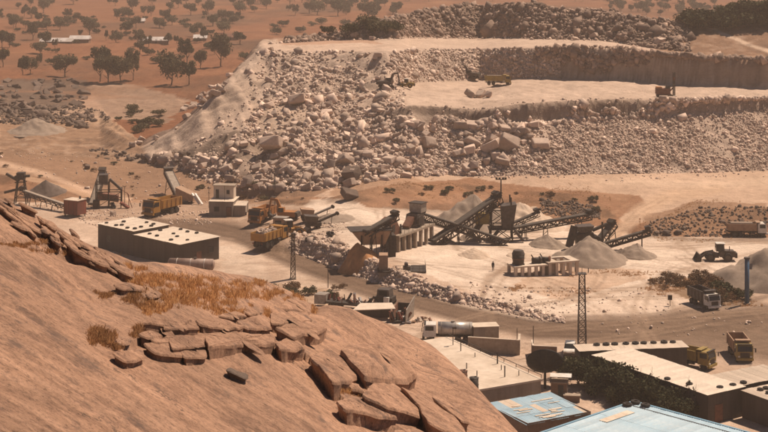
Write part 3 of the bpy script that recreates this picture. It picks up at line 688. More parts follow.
# the 300 largest boulders are things of their own
def boulder_mesh(seed):
    rg = np.random.RandomState(seed); bm = bmesh.new()
    asp = np.array([1.0, rg.uniform(.65, .95), rg.uniform(.5, .8)])
    for k in range(8):
        v = np.array([1 if k & 1 else -1, 1 if k & 2 else -1, 1 if k & 4 else -1]) * rg.uniform(.45, .85, 3); bm.verts.new(v * asp)
    for _ in range(5):
        v = rg.normal(size=3); v /= np.linalg.norm(v); bm.verts.new(v * rg.uniform(.75, .95) * asp)
    bmesh.ops.convex_hull(bm, input=bm.verts)
    for v in [v for v in bm.verts if not v.link_faces]: bm.verts.remove(v)
    bmesh.ops.bevel(bm, geom=bm.edges[:], offset=.05, segments=1, affect='EDGES')
    me = bpy.data.meshes.new('boulder'); bm.to_mesh(me); bm.free(); me.materials.append(M['rubble_rock']); return me
BM = [boulder_mesh(50 + i) for i in range(9)]
BMD = []
for i in range(5):
    m = BM[i].copy(); m.materials.clear(); m.materials.append(M['dark_rock']); BMD.append(m)
def boulder(x, y, s, label, group=None, dark=False, sink=.2, flat=1.0, zf=gz):
    me = random.choice(BMD if dark else BM); o = link('boulder', me, None, (x, y, zf(x, y) + s * (.55 * flat - sink)))
    o.rotation_euler = (random.uniform(-.5, .5), random.uniform(-.5, .5), random.uniform(0, 6.28))
    o.scale = (s * random.uniform(.85, 1.2), s * random.uniform(.8, 1.1), s * random.uniform(.8, 1.1) * flat)
    tag(o, label, 'boulder', group); return o
n = 0
for u0, u1, k, cnt, lo, hi in ((190, 400, 5, 90, .8, 1.9), (210, 405, 6, 55, .8, 1.7), (240, 400, 7, 45, .8, 1.6), (265, 400, 8, 22, .9, 1.5), (400, 545, 5, 44, 1.1, 2.2), (300, 500, 4, 14, .9, 1.8)):
    for _ in range(cnt):
        f = random.random() if k != 4 else random.uniform(.75, 1)
        x, y = segpt(random.uniform(u0, u1), k, f)
        pp = np.array([x / y * F + 384]); qq = np.array([Y0 + (HC - gz(x, y)) * F / y])
        if inpoly(pp, qq, [(160, 152), (215, 88), (255, 52), (272, 72), (254, 112), (226, 150), (185, 160)])[0]: continue
        boulder(float(x), float(y), random.uniform(lo, hi) * random.choice((.75, 1, 1, 1.2)), 'angular pale boulder in the tumbled rubble of the quarry spur', 'boulders in the quarry rubble')
for px, py, s, lab, dk in ((272, 150, 4.2, 'huge rounded outcrop boulder low on the quarry spur', 0), (492, 150, 3.2, 'big square boulder at the foot of the rubble slope', 0), (508, 149, 3.0, 'reddish boulder just right of the big square boulder', 0),
        (296, 104, 3.6, 'large smooth boulder halfway up the quarry spur', 0), (350, 199, 2.4, 'dark rounded boulder standing on the slope behind the plant', 1), (352, 178, 2.6, 'dark boulder at the top of the orange embankment', 1),
        (373, 40, 1.5, 'lone cube-shaped boulder on the upper bench', 0), (356, 37, 1.9, 'pale boulder at the edge of the upper bench beside the cube-shaped one', 0), (594, 38, 1.8, 'rounded boulder below the spoil ridge, largest on the upper bench', 0), (575, 40, 1.2, 'small boulder left of the largest one below the spoil ridge', 0), (560, 39, 1.1, 'leftmost of three boulders lined up below the spoil ridge', 0),
        (661, 44, 2.0, 'boulder at the right end of the upper bench road', 0), (470, 97, 1.8, 'left block of the boulder cluster on the lower bench', 0), (480, 97, 1.9, 'middle block of the boulder cluster on the lower bench', 0), (489, 97, 1.7, 'right block of the boulder cluster on the lower bench', 0), (482, 93, 1.3, 'whitish block on top of the boulder cluster', 0),
        (396, 38, 1.8, 'boulder half buried at the foot of the spoil ridge', 0), (113, 216, 1.0, 'pale boulder behind the long building', 0), (87, 169, 1.3, 'dark boulder alone on the sandy slope above the conveyors', 1)):
    p = G(px, py); boulder(p.x, p.y, s, lab, None, bool(dk))
for i in range(80):
    px, py = random.uniform(-4, 88), random.uniform(80, 116)
    if px > 60 and py < 92 and random.random() < .3: continue
    p = G(px, py); boulder(p.x, p.y, random.uniform(1.1, 2.8), 'dark weathered boulder in the rock outcrop beside the plain', 'boulders of the dark outcrop', True, .3, .7)
for i in range(30):
    f = random.random(); p = G(140 + 95 * f + random.uniform(-8, 4), 148 - 70 * f + random.uniform(-4, 6)); boulder(p.x, p.y, random.uniform(.8, 1.9), 'boulder rolled down the left flank of the quarry spur', 'boulders on the spur flank')
# ------------------------------------------------------------------ buildings
ORD = ['first', 'second', 'third', 'fourth', 'fifth', 'sixth', 'seventh', 'eighth', 'ninth', 'tenth']
def torus(Rr, r, n=18, k=8):
    mb = MB()
    for i in range(n):
        a = 2 * math.pi * i / n
        for j in range(k):
            b = 2 * math.pi * j / k; q = Rr + r * math.cos(b); mb.v.append((q * math.cos(a), q * math.sin(a), r * math.sin(b)))
    for i in range(n):
        for j in range(k): mb.f.append((i * k + j, ((i + 1) % n) * k + j, ((i + 1) % n) * k + (j + 1) % k, i * k + (j + 1) % k))
    return mb
TYRE = torus(.36, .17).mesh('tyre', 'tyre_rubber', True)
def tyre(p, label, group, s=1.0, tilt=0.0):
    s *= .78
    o = link('tyre', TYRE, None, (p[0], p[1], p[2] + .17 * s)); o.scale = (s, s, s * 1.05); o.rotation_euler = (tilt, random.uniform(-.08, .08), random.uniform(0, 6))
    return tag(o, label, 'tyre', group)
def sheet_mesh(wd, L, pitch, amp, m, cols=None):
    """one corrugated sheet: width along x, length along y"""
    n = max(6, int(round(wd / pitch)) * 4); mb = MB(); ny = 2
    for j in range(ny + 1):
        for i in range(n + 1):
            x = wd * i / n; mb.v.append((x, L * j / ny, amp * math.sin(2 * math.pi * x / pitch)))
    for j in range(ny):
        for i in range(n): a = j * (n + 1) + i; mb.f.append((a, a + 1, a + n + 2, a + n + 1))
    o = len(mb.v); mb.v += [(x, y, z - .012) for x, y, z in mb.v[:o]]; mb.f += [tuple(i + o for i in f[::-1]) for f in mb.f[:]]
    return mb.mesh('roof_sheet', m)
def lay_roof(parent, O, U, V, Lu, Lv, wd, m, rows=1, pitch=.26, amp=.022, jit=.012, mats=None, name='roof_sheet'):
    """cover a parallelogram with separate corrugated sheets (O origin, U across, V down the sheets; local to parent)"""
    O, U, V = Vector(O), Vector(U).normalized(), Vector(V).normalized(); W = U.cross(V).normalized()
    if W.z < 0: W = -W
    n = max(1, int(round(Lu / wd))); w = Lu / n; lv = Lv / rows
    ms = {k: sheet_mesh(w + .06, lv + .10, pitch, amp, k) for k in set([m] + list(mats or []))}
    Mx = Matrix((U, V, W)).transposed().to_4x4()
    for i in range(n):
        for r in range(rows):
            k = random.choice(mats) if mats and random.random() < .5 else m
            o = link(name, ms[k], parent)
            p = O + U * (w * i + random.uniform(-.01, .01)) + V * (lv * r - .05 + random.uniform(-.06, .06)) + W * (.02 + .016 * (i % 2) + .016 * (rows - 1 - r) + random.uniform(0, jit))
            o.matrix_local = Matrix.Translation(p) @ Mx @ Matrix.Rotation(random.uniform(-.004, .004), 4, 'Z')
def frame_of(A, B):
    """2D frame: origin A, u along A->B"""
    d = Vector((B[0] - A[0], B[1] - A[1], 0)); return d.length, math.atan2(d.y, d.x)
def building(name, label, A, B, depth, h, z0, wallm, roofm, over=.3, slope=0.0, wd=1.0, rows=1, openings=(), roofdir='v', parapet=False, jit=.012, mats=None):
    """rectangular block, front wall from A to B (world xy), going back by depth to the left of A->B"""
    L, ang = frame_of(A, B); t = thing(name, label, 'building', (A[0], A[1], z0), ang)
    wl = MB(); wt = .22
    wl.hexa([(0, 0, -.5), (L, 0, -.5), (L, wt, -.5), (0, wt, -.5), (0, 0, h), (L, 0, h), (L, wt, h), (0, wt, h)])
    wl.hexa([(0, depth - wt, -.5), (L, depth - wt, -.5), (L, depth, -.5), (0, depth, -.5), (0, depth - wt, h + slope), (L, depth - wt, h + slope), (L, depth, h + slope), (0, depth, h + slope)])
    for x in (0, L - wt):
        wl.hexa([(x, wt, -.5), (x + wt, wt, -.5), (x + wt, depth - wt, -.5), (x, depth - wt, -.5), (x, wt, h), (x + wt, wt, h), (x + wt, depth - wt, h + slope), (x, depth - wt, h + slope)])
    w_ = wl.build('wall', wallm, t)
    for kind, x0, x1, zb, zt, side in openings:
        m = MB()
        if side == 'f': m.box(x0, x1, -.05, .02, zb, zt)
        elif side == 'r': m.box(L - .02, L + .05, x0, x1, zb, zt)
        d = m.build(kind, 'rust' if kind == 'door' else 'dark_glass', t)
        fm = MB()
        if side == 'f':
            for a, b, c, e in ((x0 - .08, x1 + .08, zt, zt + .1), (x0 - .08, x1 + .08, zb - .1, zb), (x0 - .08, x0, zb, zt), (x1, x1 + .08, zb, zt)): fm.box(a, b, -.07, .01, c, e)
        else:
            for a, b, c, e in ((x0 - .08, x1 + .08, zt, zt + .1), (x0 - .08, x1 + .08, zb - .1, zb), (x0 - .08, x0, zb, zt), (x1, x1 + .08, zb, zt)): fm.box(L - .01, L + .07, a, b, c, e)
        fm.build('frame', 'mid_steel', d)
    if roofm:
        if roofdir == 'v': lay_roof(t, (-over, -over, h + .04), (1, 0, 0), (0, depth, slope), L + 2 * over, depth + 2 * over, wd, roofm, rows, jit=jit, mats=mats)
        else: lay_roof(t, (L + over, -over, h + .04), (0, depth, slope), (-1, 0, 0), depth + 2 * over, L + 2 * over, wd, roofm, rows, jit=jit, mats=mats)
    return t, L, ang
def loc2w(t, p):
    return Matrix.Translation(t.location) @ t.rotation_euler.to_matrix().to_4x4() @ Vector(p)

# long two-level shed at the foot of the granite hill
A, B, Cc = PZ(134, 235, 4.1), PZ(180, 245, 4.1), PZ(223, 238, 4.1)
t1, L1, a1 = building('long_shed', 'long dark-walled shed with pale flat roof weighted by tyres, near section with tank in front', A, B, 9.6, 4.15, 0, 'dark_block', 'pale_sheet', .25, .12, 1.1, rows=2,
    openings=[('door', 4.0, 5.2, 0, 2.2, 'r'), ('window', 7.0, 8.2, 1.6, 2.6, 'r')])
u = (A - B).normalized(); A2 = A + u * 11.5
t2, L2, a2 = building('long_shed', 'farther, higher section of the dark-walled shed behind the tank', A2, A - u * .0 + u * .06, 8.6, 4.75, 0, 'dark_block', 'pale_sheet', .2, .1, 1.1, rows=2, openings=[('window', 3.0, 4.2, 1.8, 2.8, 'f')])
for i, (x, y) in enumerate(sorted([(2.2, 2.1), (4.8, 1.8), (5.6, 5.2), (9.8, 1.2), (8.2, 4.0), (3.4, 8.8), (6.2, 8.2), (8.5, 8.6), (12.2, 3.2), (1.2, 5.5)], key=lambda q: q[0] * .74 + q[1] * .67)):
    tyre(loc2w(t1, (x, y, 4.25 + .12 * y / 9.6)), ORD[i] + ' tyre from the left on the near roof of the long shed', 'tyres on the long shed roof', random.uniform(.85, 1.1))
for i, (x, y) in enumerate(sorted([(1.2, 1.2), (4.6, 1.0), (5.2, 1.9), (8.3, .9), (9.6, 3.2), (2.8, 4.2), (6.8, 6.8), (9.2, 6.6), (10.3, 5.2), (10.0, 1.4)], key=lambda q: q[0] * .74 + q[1] * .67)):
    tyre(loc2w(t2, (x, y, 4.86 + .1 * y / 8.6)), ORD[i] + ' tyre from the left on the far, higher roof of the long shed', 'tyres on the far shed roof', random.uniform(.85, 1.1))
# rusty tank lying in front of it
p = G(190, 269); t = thing('storage_tank', 'rusty white cylindrical tank lying against the long shed', 'tank', (p.x + .3, p.y - .6, p.z), R(-6))
MB().cyl((-4.1, 0, 1.05), (4.1, 0, 1.05), 1.02, n=24).build('tank_shell', 'tank_rust', t, True)
for s in (-1, 1): MB().cyl((s * 4.1, 0, 1.05), (s * 4.35, 0, 1.05), 1.0, .55, n=24).build('end_cap', 'tank_rust', t, True)
for x in (-2.6, 0, 2.6): MB().cyl((x - .05, 0, 1.05), (x + .05, 0, 1.05), 1.06, n=24).build('band', 'white_paint', t)
for x in (-3, 3): MB().box(x - .3, x + .3, -.8, .8, -.3, .35).build('cradle', 'concrete', t)
MB().cyl((.8, 0, 1.9), (.8, 0, 2.3), .28).build('manhole', 'mid_steel', t)
# small plastered office with rooftop room
A, B = PZ(209, 216, .2), PZ(233, 216.5, .2)
t, L, a = building('site_office', 'small grey plastered office with pale roof and a box room on top', (A.x, A.y), (B.x, B.y), 6.0, 3.3, gz(A.x, A.y), 'plaster_grey', 'cream_sheet', .15, .05, 1.0, openings=[('door', L1 * 0 + 3.9, 4.9, 0, 2.1, 'f'), ('window', 1.2, 2.2, 1.2, 2.1, 'f'), ('window', 2, 3, 1.2, 2.1, 'r')])
m = MB(); m.box(.3, 4.8, 3.3, 5.9, 3.42, 6.2); up = m.build('roof_room', 'pale_concrete', t)
MB().box(.1, 5.0, 3.1, 6.1, 6.2, 6.34).build('roof_slab', 'concrete', up)
MB().box(.8, 1.5, 3.24, 3.32, 3.5, 5.4).build('doorway', 'dark_glass', up)
MB().box(3.2, 3.9, 3.24, 3.32, 4.4, 5.3).build('window', 'dark_glass', up)
MB().cyl((3.3, .8, 3.4), (3.3, .8, 6.6), .04).build('aerial', 'mid_steel', t)
A3, B3 = loc2w(t, (L + .05, .6, 0)), loc2w(t, (L + 2.6, .8, 0))
t3, *_ = building('lean_to', 'low lean-to shelter built against the right side of the site office', A3, B3, 4.2, 2.4, gz(A3.x, A3.y), 'plaster_grey', 'pale_sheet', .1, .25, 1.0)

# roof terrace house below the whaleback
R1 = PZ(447, 337.5, 3.8); R2 = PZ(541, 379, 3.8)     # right hand roof edge
e = (R1 - R2); Le = e.length; e.normalize(); nrm = Vector((-e.y, e.x, 0))
if nrm.x > 0: nrm = -nrm
Aq = R2 + nrm * 15
t, L, a = building('flat_roof_house', 'house with wide bare pale concrete roof, railing and starter bars below the granite hill', (Aq.x, Aq.y), (R2.x, R2.y), Le, 3.6, 0, 'plaster_grey', None)
MB().box(-.2, L + .2, -.2, Le + .2, 3.6, 3.85).build('roof_slab', 'pale_concrete', t)
rl = MB().bar((L + .05, -.1, 4.35), (L + .05, Le + .1, 4.35), .07).build('handrail', 'dark_steel', t)
for i in range(9): MB().bar((L + .05, Le * i / 8, 3.85), (L + .05, Le * i / 8, 4.36), .06).build('rail_post', 'dark_steel', rl)
for x, y, hh, ww in ((L - 1.2, 8.8, 1.6, .14), (L - 3.8, 3.0, 1.5, .12), (L - 2.2, 16.8, 1.3, .1), (L - 6.8, 5.2, .7, .1), (L - 1.8, 2.6, .7, .08), (L - 2.4, 6.0, .7, .08), (L - 6.2, 8.8, .8, .1), (L - 8.6, 11.5, .9, .1), (L - 2.1, 13.2, .6, .08)):
    MB().bar((x, y, 3.85), (x, y, 3.85 + hh), ww).build('starter_bar', 'dark_steel', t)
for px, py, hh, lab in ((474, 392, 1.9, 'dark water drum beside the hill on the bare concrete roof'), (463, 381, 1.4, 'smaller rusty drum half hidden by the hill on the concrete roof')):
    p = PZ(px, py, 3.85); t_ = thing('water_drum', lab, 'drum', p)
    MB().cyl((0, 0, 0), (0, 0, hh), .6, .58, 18).build('drum_shell', 'mid_steel' if hh > 1.5 else 'rust', t_, True)
    for z in (.02, hh * .5, hh - .08): MB().cyl((0, 0, z), (0, 0, z + .07), .63, n=18).build('hoop', 'dark_steel', t_)
    MB().cyl((.2, .1, hh), (.2, .1, hh + .12), .15).build('filler_cap', 'dark_steel', t_)

# walled pen and box container near the tanker
zf = 0.0
def wall_run(name, label, pts, h, th, m, cope=True):
    t = thing(name, label, 'wall', (pts[0].x, pts[0].y, pts[0].z)); o = pts[0]
    for a, b in zip(pts, pts[1:]):
        d = (b - a); n_ = Vector((-d.y, d.x, 0)).normalized() * th / 2; mb = MB(); q = [a - n_ - o, b - n_ - o, b + n_ - o, a + n_ - o]
        mb.hexa([x + Vector((0, 0, -.4)) for x in q] + [x + Vector((0, 0, h)) for x in q]); mb.build('wall_panel', m, t)
        if cope:
            n2 = n_ * 1.35; q = [a - n2 - o, b - n2 - o, b + n2 - o, a + n2 - o]; mb = MB()
            mb.hexa([x + Vector((0, 0, h + .002)) for x in q] + [x + Vector((0, 0, h + .1)) for x in q]); mb.build('coping', 'pale_concrete', t)
    return t
w1 = wall_run('yard_wall', 'rendered block wall enclosing a pen below the tanker truck', [G(468, 352), G(519, 355.5), G(519.5, 349)], 2.2, .25, 'concrete')
MB().cyl(G(517, 355) - w1.location, G(517, 355) - w1.location + Vector((0, 0, 4.0)), .05).build('post', 'dark_steel', w1)
w2 = wall_run('yard_wall', 'dark wall with a steel post near the white car', [G(557, 360), G(533, 359), G(532, 353)], 1.9, .22, 'brown_block')
MB().cyl(G(533.3, 357) - w2.location, G(533.3, 357) - w2.location + Vector((0, 0, 4.6)), .06).build('post', 'dark_steel', w2)
p = G(484, 341.5); t = thing('box_container', 'plain grey-brown box container with pale top behind the tanker truck', 'container', p, R(8))
MB().box(-1.75, 2.1, -1.1, 1.4, 0.06, 2.5).build('body', 'concrete', t)
MB().box(-1.85, 2.2, -1.2, 1.5, 2.5, 2.58).build('lid', 'pale_concrete', t)
MB().box(-1.6, -.1, -1.15, -1.1, .2, 2.3).build('door', 'plaster_grey', t)

# blue roofs
def P2(v): return (v.x, v.y)
# patched small shed: visible roof corners
h = 3.2
a_, b_, c_, d_ = PZ(486, 404, h), PZ(547, 393, h), PZ(586, 408, h), PZ(512, 432, h)
U = (b_ - a_); V = (d_ - a_); t = thing('patched_shed', 'small shed with faded blue sheet roof covered in cream patches', 'building', (a_.x, a_.y, 0))
U.z = 0; Un = U.normalized(); Vn = Vector((Un.y, -Un.x, 0)); Lu = U.length + .5; Lv = 9.0
def poly_walls(t, pts, h, m):
    n = len(pts); mb = MB(); c = sum(pts, Vector()) / n
    pin = [c + (q - c) * .985 for q in pts]
    for i in range(n): 
        j = (i + 1) % n; mb.hexa([pts[i], pts[j], pin[j], pin[i], pts[i] + Vector((0, 0, h)), pts[j] + Vector((0, 0, h)), pin[j] + Vector((0, 0, h)), pin[i] + Vector((0, 0, h))])
    return mb.build('wall', m, t)
q = [Vector((0, 0, -.4)) + Un * x + Vn * y for x, y in ((.2, .2), (Lu - .2, .2), (Lu - .2, Lv), (.2, Lv))]
poly_walls(t, q, h + .35, 'brown_block')
lay_roof(t, (0, 0, h), Un, Vn + Vector((0, 0, -.03)), Lu, Lv, .92, 'blue_sheet', 3, jit=.02, mats=['blue_sheet', 'cream_sheet', 'blue_sheet'])
for i in range(18):
    x, y = random.uniform(.8, Lu - 2.2), random.uniform(1.5, 7.8); wv, wu = random.uniform(.18, .42), random.uniform(.8, 2.2)
    q0 = Un * x + Vn * y + Vector((0, 0, h + .10 - .03 * y)); mb = MB(); s = Vn * wv; r_ = (Un + Vn * .05) * wu
    mb.hexa([q0, q0 + r_, q0 + r_ + s, q0 + s] + [v + Vector((0, 0, .02)) for v in (q0, q0 + r_, q0 + r_ + s, q0 + s)]); mb.build('roof_patch', 'cream_patch', t)
# large blue shed: corner pointing away from the viewer at (636,402)
h = 4.6
k_ = PZ(634, 402.5, h); l_ = PZ(512, 427, h); r_ = PZ(745, 432.5, h)
U = (l_ - k_); U.z = 0; V = (r_ - k_); V.z = 0
print('blue shed edges', U.length, V.length, math.degrees(U.angle(V)))
t = thing('blue_shed', 'large workshop with corrugated blue-grey sheet roof filling the bottom edge', 'building', (k_.x, k_.y, 0))
Vn = V.normalized(); Un = Vector((Vn.y, -Vn.x, 0))
if Un.dot(U) < 0: Un = -Un
Lu, Lv = 27.0, 26.0
q = [Vector((0, 0, -.4)) + Un * x + Vn * y for x, y in ((.3, .3), (Lu, .3), (Lu, Lv), (.3, Lv))]
poly_walls(t, q, h + .3, 'brown_block')
lay_roof(t, Vector((0, 0, h)), Vn, Un + Vector((0, 0, .0)), Lv, Lu, 1.0, 'blue_sheet', 4, pitch=.3, amp=.03, jit=.015, mats=['blue_sheet'])
mb = MB().bar(Vector((0, 0, h + .12)) - Un * .1, Vn * Lv + Vector((0, 0, h + .12)) - Un * .1, .3, .10); mb.build('verge_trim', 'blue_trim', t)
mb = MB().bar(Vector((0, 0, h + .13)) - Vn * .12, Un * Lu + Vector((0, 0, h + .13)) - Vn * .12, .3, .10); mb.build('eaves_trim', 'blue_trim', t)
mb = MB().bar(Un * 1.5 + Vector((0, 0, h + .13)), Un * 1.5 + Vn * Lv + Vector((0, 0, h + .13)), .10, .05); mb.build('seam', 'mid_steel', t)
for x, y, L_, w_ in ((9, 1.6, 5.5, 1.2),):
    q0 = Un * x + Vn * y + Vector((0, 0, h + .11)); mb = MB(); r2 = -Un * L_; s = Vn * w_
    mb.hexa([q0, q0 + r2, q0 + r2 + s, q0 + s] + [v + Vector((0, 0, .02)) for v in (q0, q0 + r2, q0 + r2 + s, q0 + s)]); mb.build('roof_patch', 'cream_patch', t)
for i, (x, y, lab) in enumerate(((.5, .6, 'tyre on the far corner of the large blue roof, middle one'), (2.0, .5, 'tyre left of the middle one on the far corner of the blue roof'), (.6, 2.2, 'tyre right of the middle one on the far corner of the blue roof'))):
    p = Vector((k_.x, k_.y, 0)) + Un * x + Vn * y; tyre((p.x, p.y, h + .1), lab, 'tyres on the blue roof', 1.5)

# L-shaped workshop
h = 3.8
Q, P_, S_, T_, Rr = PZ(708, 395, h), PZ(594, 355.5, h), PZ(629, 349, h), PZ(712, 376, h), PZ(775, 381, h)
tA, LA, aA = building('workshop_wing', 'long workshop wing with pale sheet roof running diagonally behind the shrubs', P2(P_), P2(Q), 6.3, h, 0, 'dark_block', 'pale_sheet', .25, .05, 1.0, rows=2, mats=['pale_sheet', 'cream_sheet'])
Rn = (Rr - Q).normalized(); perp = Vector((-Rn.y, Rn.x, 0)); Q2 = Q + Rn * 6.55
tB, LB, aB = building('workshop_wing', 'right workshop wing with ribbed pale roof, its dark end wall facing the blue shed', P2(Q + perp * 1.0), P2(Q + Rn * 16 + perp * 1.0), 5.2, h - .06, 0, 'dark_block', 'pale_sheet', .2, .05, .9, rows=1, mats=['pale_sheet', 'cream_sheet'])
Q3 = PZ(741, 390.5, 3.5)
tC, LC, aC = building('workshop_annex', 'dark annex at the lower right corner with pale roof and three tyres', P2(Q3 - perp * 6.5), P2(Q3 - perp * 6.5 + Rn * 10), 6.3, 3.5, 0, 'dark_block', 'pale_sheet', .15, .02, 1.0)
bw0, bw1 = PZ(580, 350.5, h), PZ(687, 346.5, h)
tD, LD, aD = building('workshop_wing', 'narrow rear workshop wing with a row of tyres along its roof', P2(bw0), P2(bw1), 3.0, h - .1, 0, 'dark_block', 'cream_sheet', .2, .05, 1.0)
for i in range(9):
    tyre(loc2w(tD, (3.0 + i * 1.42 + random.uniform(-.2, .2), 2.35, h - .02)), ORD[i] + ' tyre from the left in the row along the rear workshop wing roof', 'tyre row on the rear wing', random.uniform(1.1, 1.35))
for i, (x, y, lab) in enumerate(((1.0, 3.6, 'tyre at the inner corner of the L-shaped workshop roof'), (3.4, .4, 'first tyre from the corner along the eaves of the right workshop wing'), (5.6, .3, 'second tyre from the corner along the eaves of the right workshop wing'), (7.6, .4, 'third tyre from the corner along the eaves of the right workshop wing'))):
    tyre(loc2w(tB, (x, y, h + .02)), lab, None, 1.15)
for x, y, lab in ((2.0, 5.0, 'upper left of three tyres on the lower right annex roof'), (3.1, 5.1, 'upper right of three tyres on the lower right annex roof'), (1.9, 3.4, 'lowest of three tyres on the lower right annex roof')):
    tyre(loc2w(tC, (x, y, 3.6)), lab, None, 1.1)
p = loc2w(tA, (14.5, .3, h + .06)); tyre(p, 'lone tyre at the front edge of the diagonal workshop roof', None, 1.1)
MB().box(LA + .0, LA + .06, 1.2, 2.6, 0, 2.3).build('door', 'rust', tA)
for x in (3, 7, 11, 15): MB().box(x, x + 1.2, -.04, .02, 1.4, 2.5).build('window', 'dark_glass', tA)
# guard hut, its white canopy and the dish
p = G(559, 397); t = thing('guard_hut', 'small brown hut with flat white canopy under the dish', 'hut', p, R(-8))
MB().box(-1.1, 1.1, -.9, .9, 0, 2.1).build('wall', 'brown_block', t)
MB().box(-.1, .6, -.96, -.9, .1, 1.8).build('door', 'dark_glass', t)
MB().box(-1.25, 1.25, -1.05, 1.05, 2.1, 2.2).build('roof', 'concrete', t)
cn = MB().box(-1.2, 1.7, -.9, 1.0, 2.85, 2.92).build('canopy', 'white_paint', t)
for x, y in ((-1.1, -.8), (1.6, -.8), (-1.1, .9), (1.6, .9)): MB().bar((x, y, 2.2), (x, y, 2.86), .07).build('post', 'dark_steel', cn)
p = G(573, 402); t = thing('brick_plinth', 'low brick plinth right of the guard hut', 'plinth', p, R(-8)); MB().box(-1.2, .9, -.4, .5, 0, .85).build('brickwork', 'brown_block', t); MB().box(-1.3, 1.0, -.5, .6, .85, .95).build('cap', 'concrete', t)
p = G(545, 389); t = thing('satellite_dish', 'big dark mesh satellite dish on a pedestal', 'dish', p, 0)
MB().cyl((0, 0, -.3), (0, 0, 2.9), .2, .16).build('pedestal', 'dark_steel', t)
mb = MB(); nr, na = 8, 40; Rd = 2.55
for i in range(nr + 1):
    r = Rd * i / nr
    for j in range(na): th = 2 * math.pi * j / na; mb.v.append((r * math.cos(th), r * math.sin(th), .16 * r * r))
for i in range(nr):
    for j in range(na): a = i * na + j; b = i * na + (j + 1) % na; mb.f.append((a, b, b + na, a + na))
d = mb.build('reflector', 'black_mesh', t, True); sm = d.modifiers.new('thick', 'SOLIDIFY'); sm.thickness = .05
d.location = (0, .25, 2.9); d.rotation_euler = (R(-54), R(4), 0)
mb = MB()
for k in range(12):
    th = 2 * math.pi * k / 12; c, s_ = math.cos(th), math.sin(th)
    for i in range(4):
        r0, r1 = Rd * i / 4, Rd * (i + 1) / 4; mb.bar((r0 * c, r0 * s_, .16 * r0 * r0 - .07), (r1 * c, r1 * s_, .16 * r1 * r1 - .07), .05)
mb.build('rib', 'dark_steel', d)
fd = MB().cyl((0, 0, 1.45), (0, 0, 1.75), .13).build('feed_horn', 'pale_steel', d)
for k in range(3):
    th = 2 * math.pi * k / 3 + .5; MB().bar((2.2 * math.cos(th), 2.2 * math.sin(th), .78), (.08 * math.cos(th), .08 * math.sin(th), 1.6), .04).build('strut', 'dark_steel', fd)
# far farmsteads on the plain
def farmhouse(px, py, wpx, label, hpx=4, rm='tin_roof'):
    p = G(px, py); s = F / p.y; L = wpx / s; dp = 6.0; t = thing('farmhouse', label, 'house', p, R(random.uniform(-3, 3)))
    hh = hpx / s; wl = MB().box(-L / 2, L / 2, 0, dp, -.5, hh).build('wall', 'house_wall', t)
    for k in range(max(1, int(L / 7))):
        x = -L / 2 + 2 + k * 6; MB().box(x, x + 1.1, -.06, .02, .0, 2.0).build('door', 'dark_glass', t)
        if x + 4 < L / 2: MB().box(x + 2.6, x + 3.6, -.06, .02, 1.0, 2.0).build('window', 'dark_glass', t)
    mb = MB(); rr = 1.7; mb.add([(-L / 2 - .5, -.6, hh - .1), (L / 2 + .5, -.6, hh - .1), (L / 2 + .5, dp / 2, hh + rr), (-L / 2 - .5, dp / 2, hh + rr), (-L / 2 - .5, dp + .6, hh - .1), (L / 2 + .5, dp + .6, hh - .1)], [(0, 1, 2, 3), (3, 2, 5, 4), (0, 3, 4), (1, 5, 2), (0, 4, 5, 1)])
    mb.build('roof', rm, t)
farmhouse(79, 43, 19, 'bright tin-roofed farmhouse on the plain, right half of the pair')
farmhouse(56, 44.5, 32, 'long low tin-roofed farm building left of the bright farmhouse', 3)
farmhouse(154, 43.5, 28, 'long low farm building among trees in the middle of the plain', 3)
farmhouse(200, 41, 12, 'short tin-roofed hut right of the middle farm building', 3, 'tin_roof')
farmhouse(232, 40, 13, 'reddish roofed hut just left of the quarry spur crest', 3, 'rust')
farmhouse(140, 23, 8, 'tiny pale-roofed house farthest out on the plain', 2)
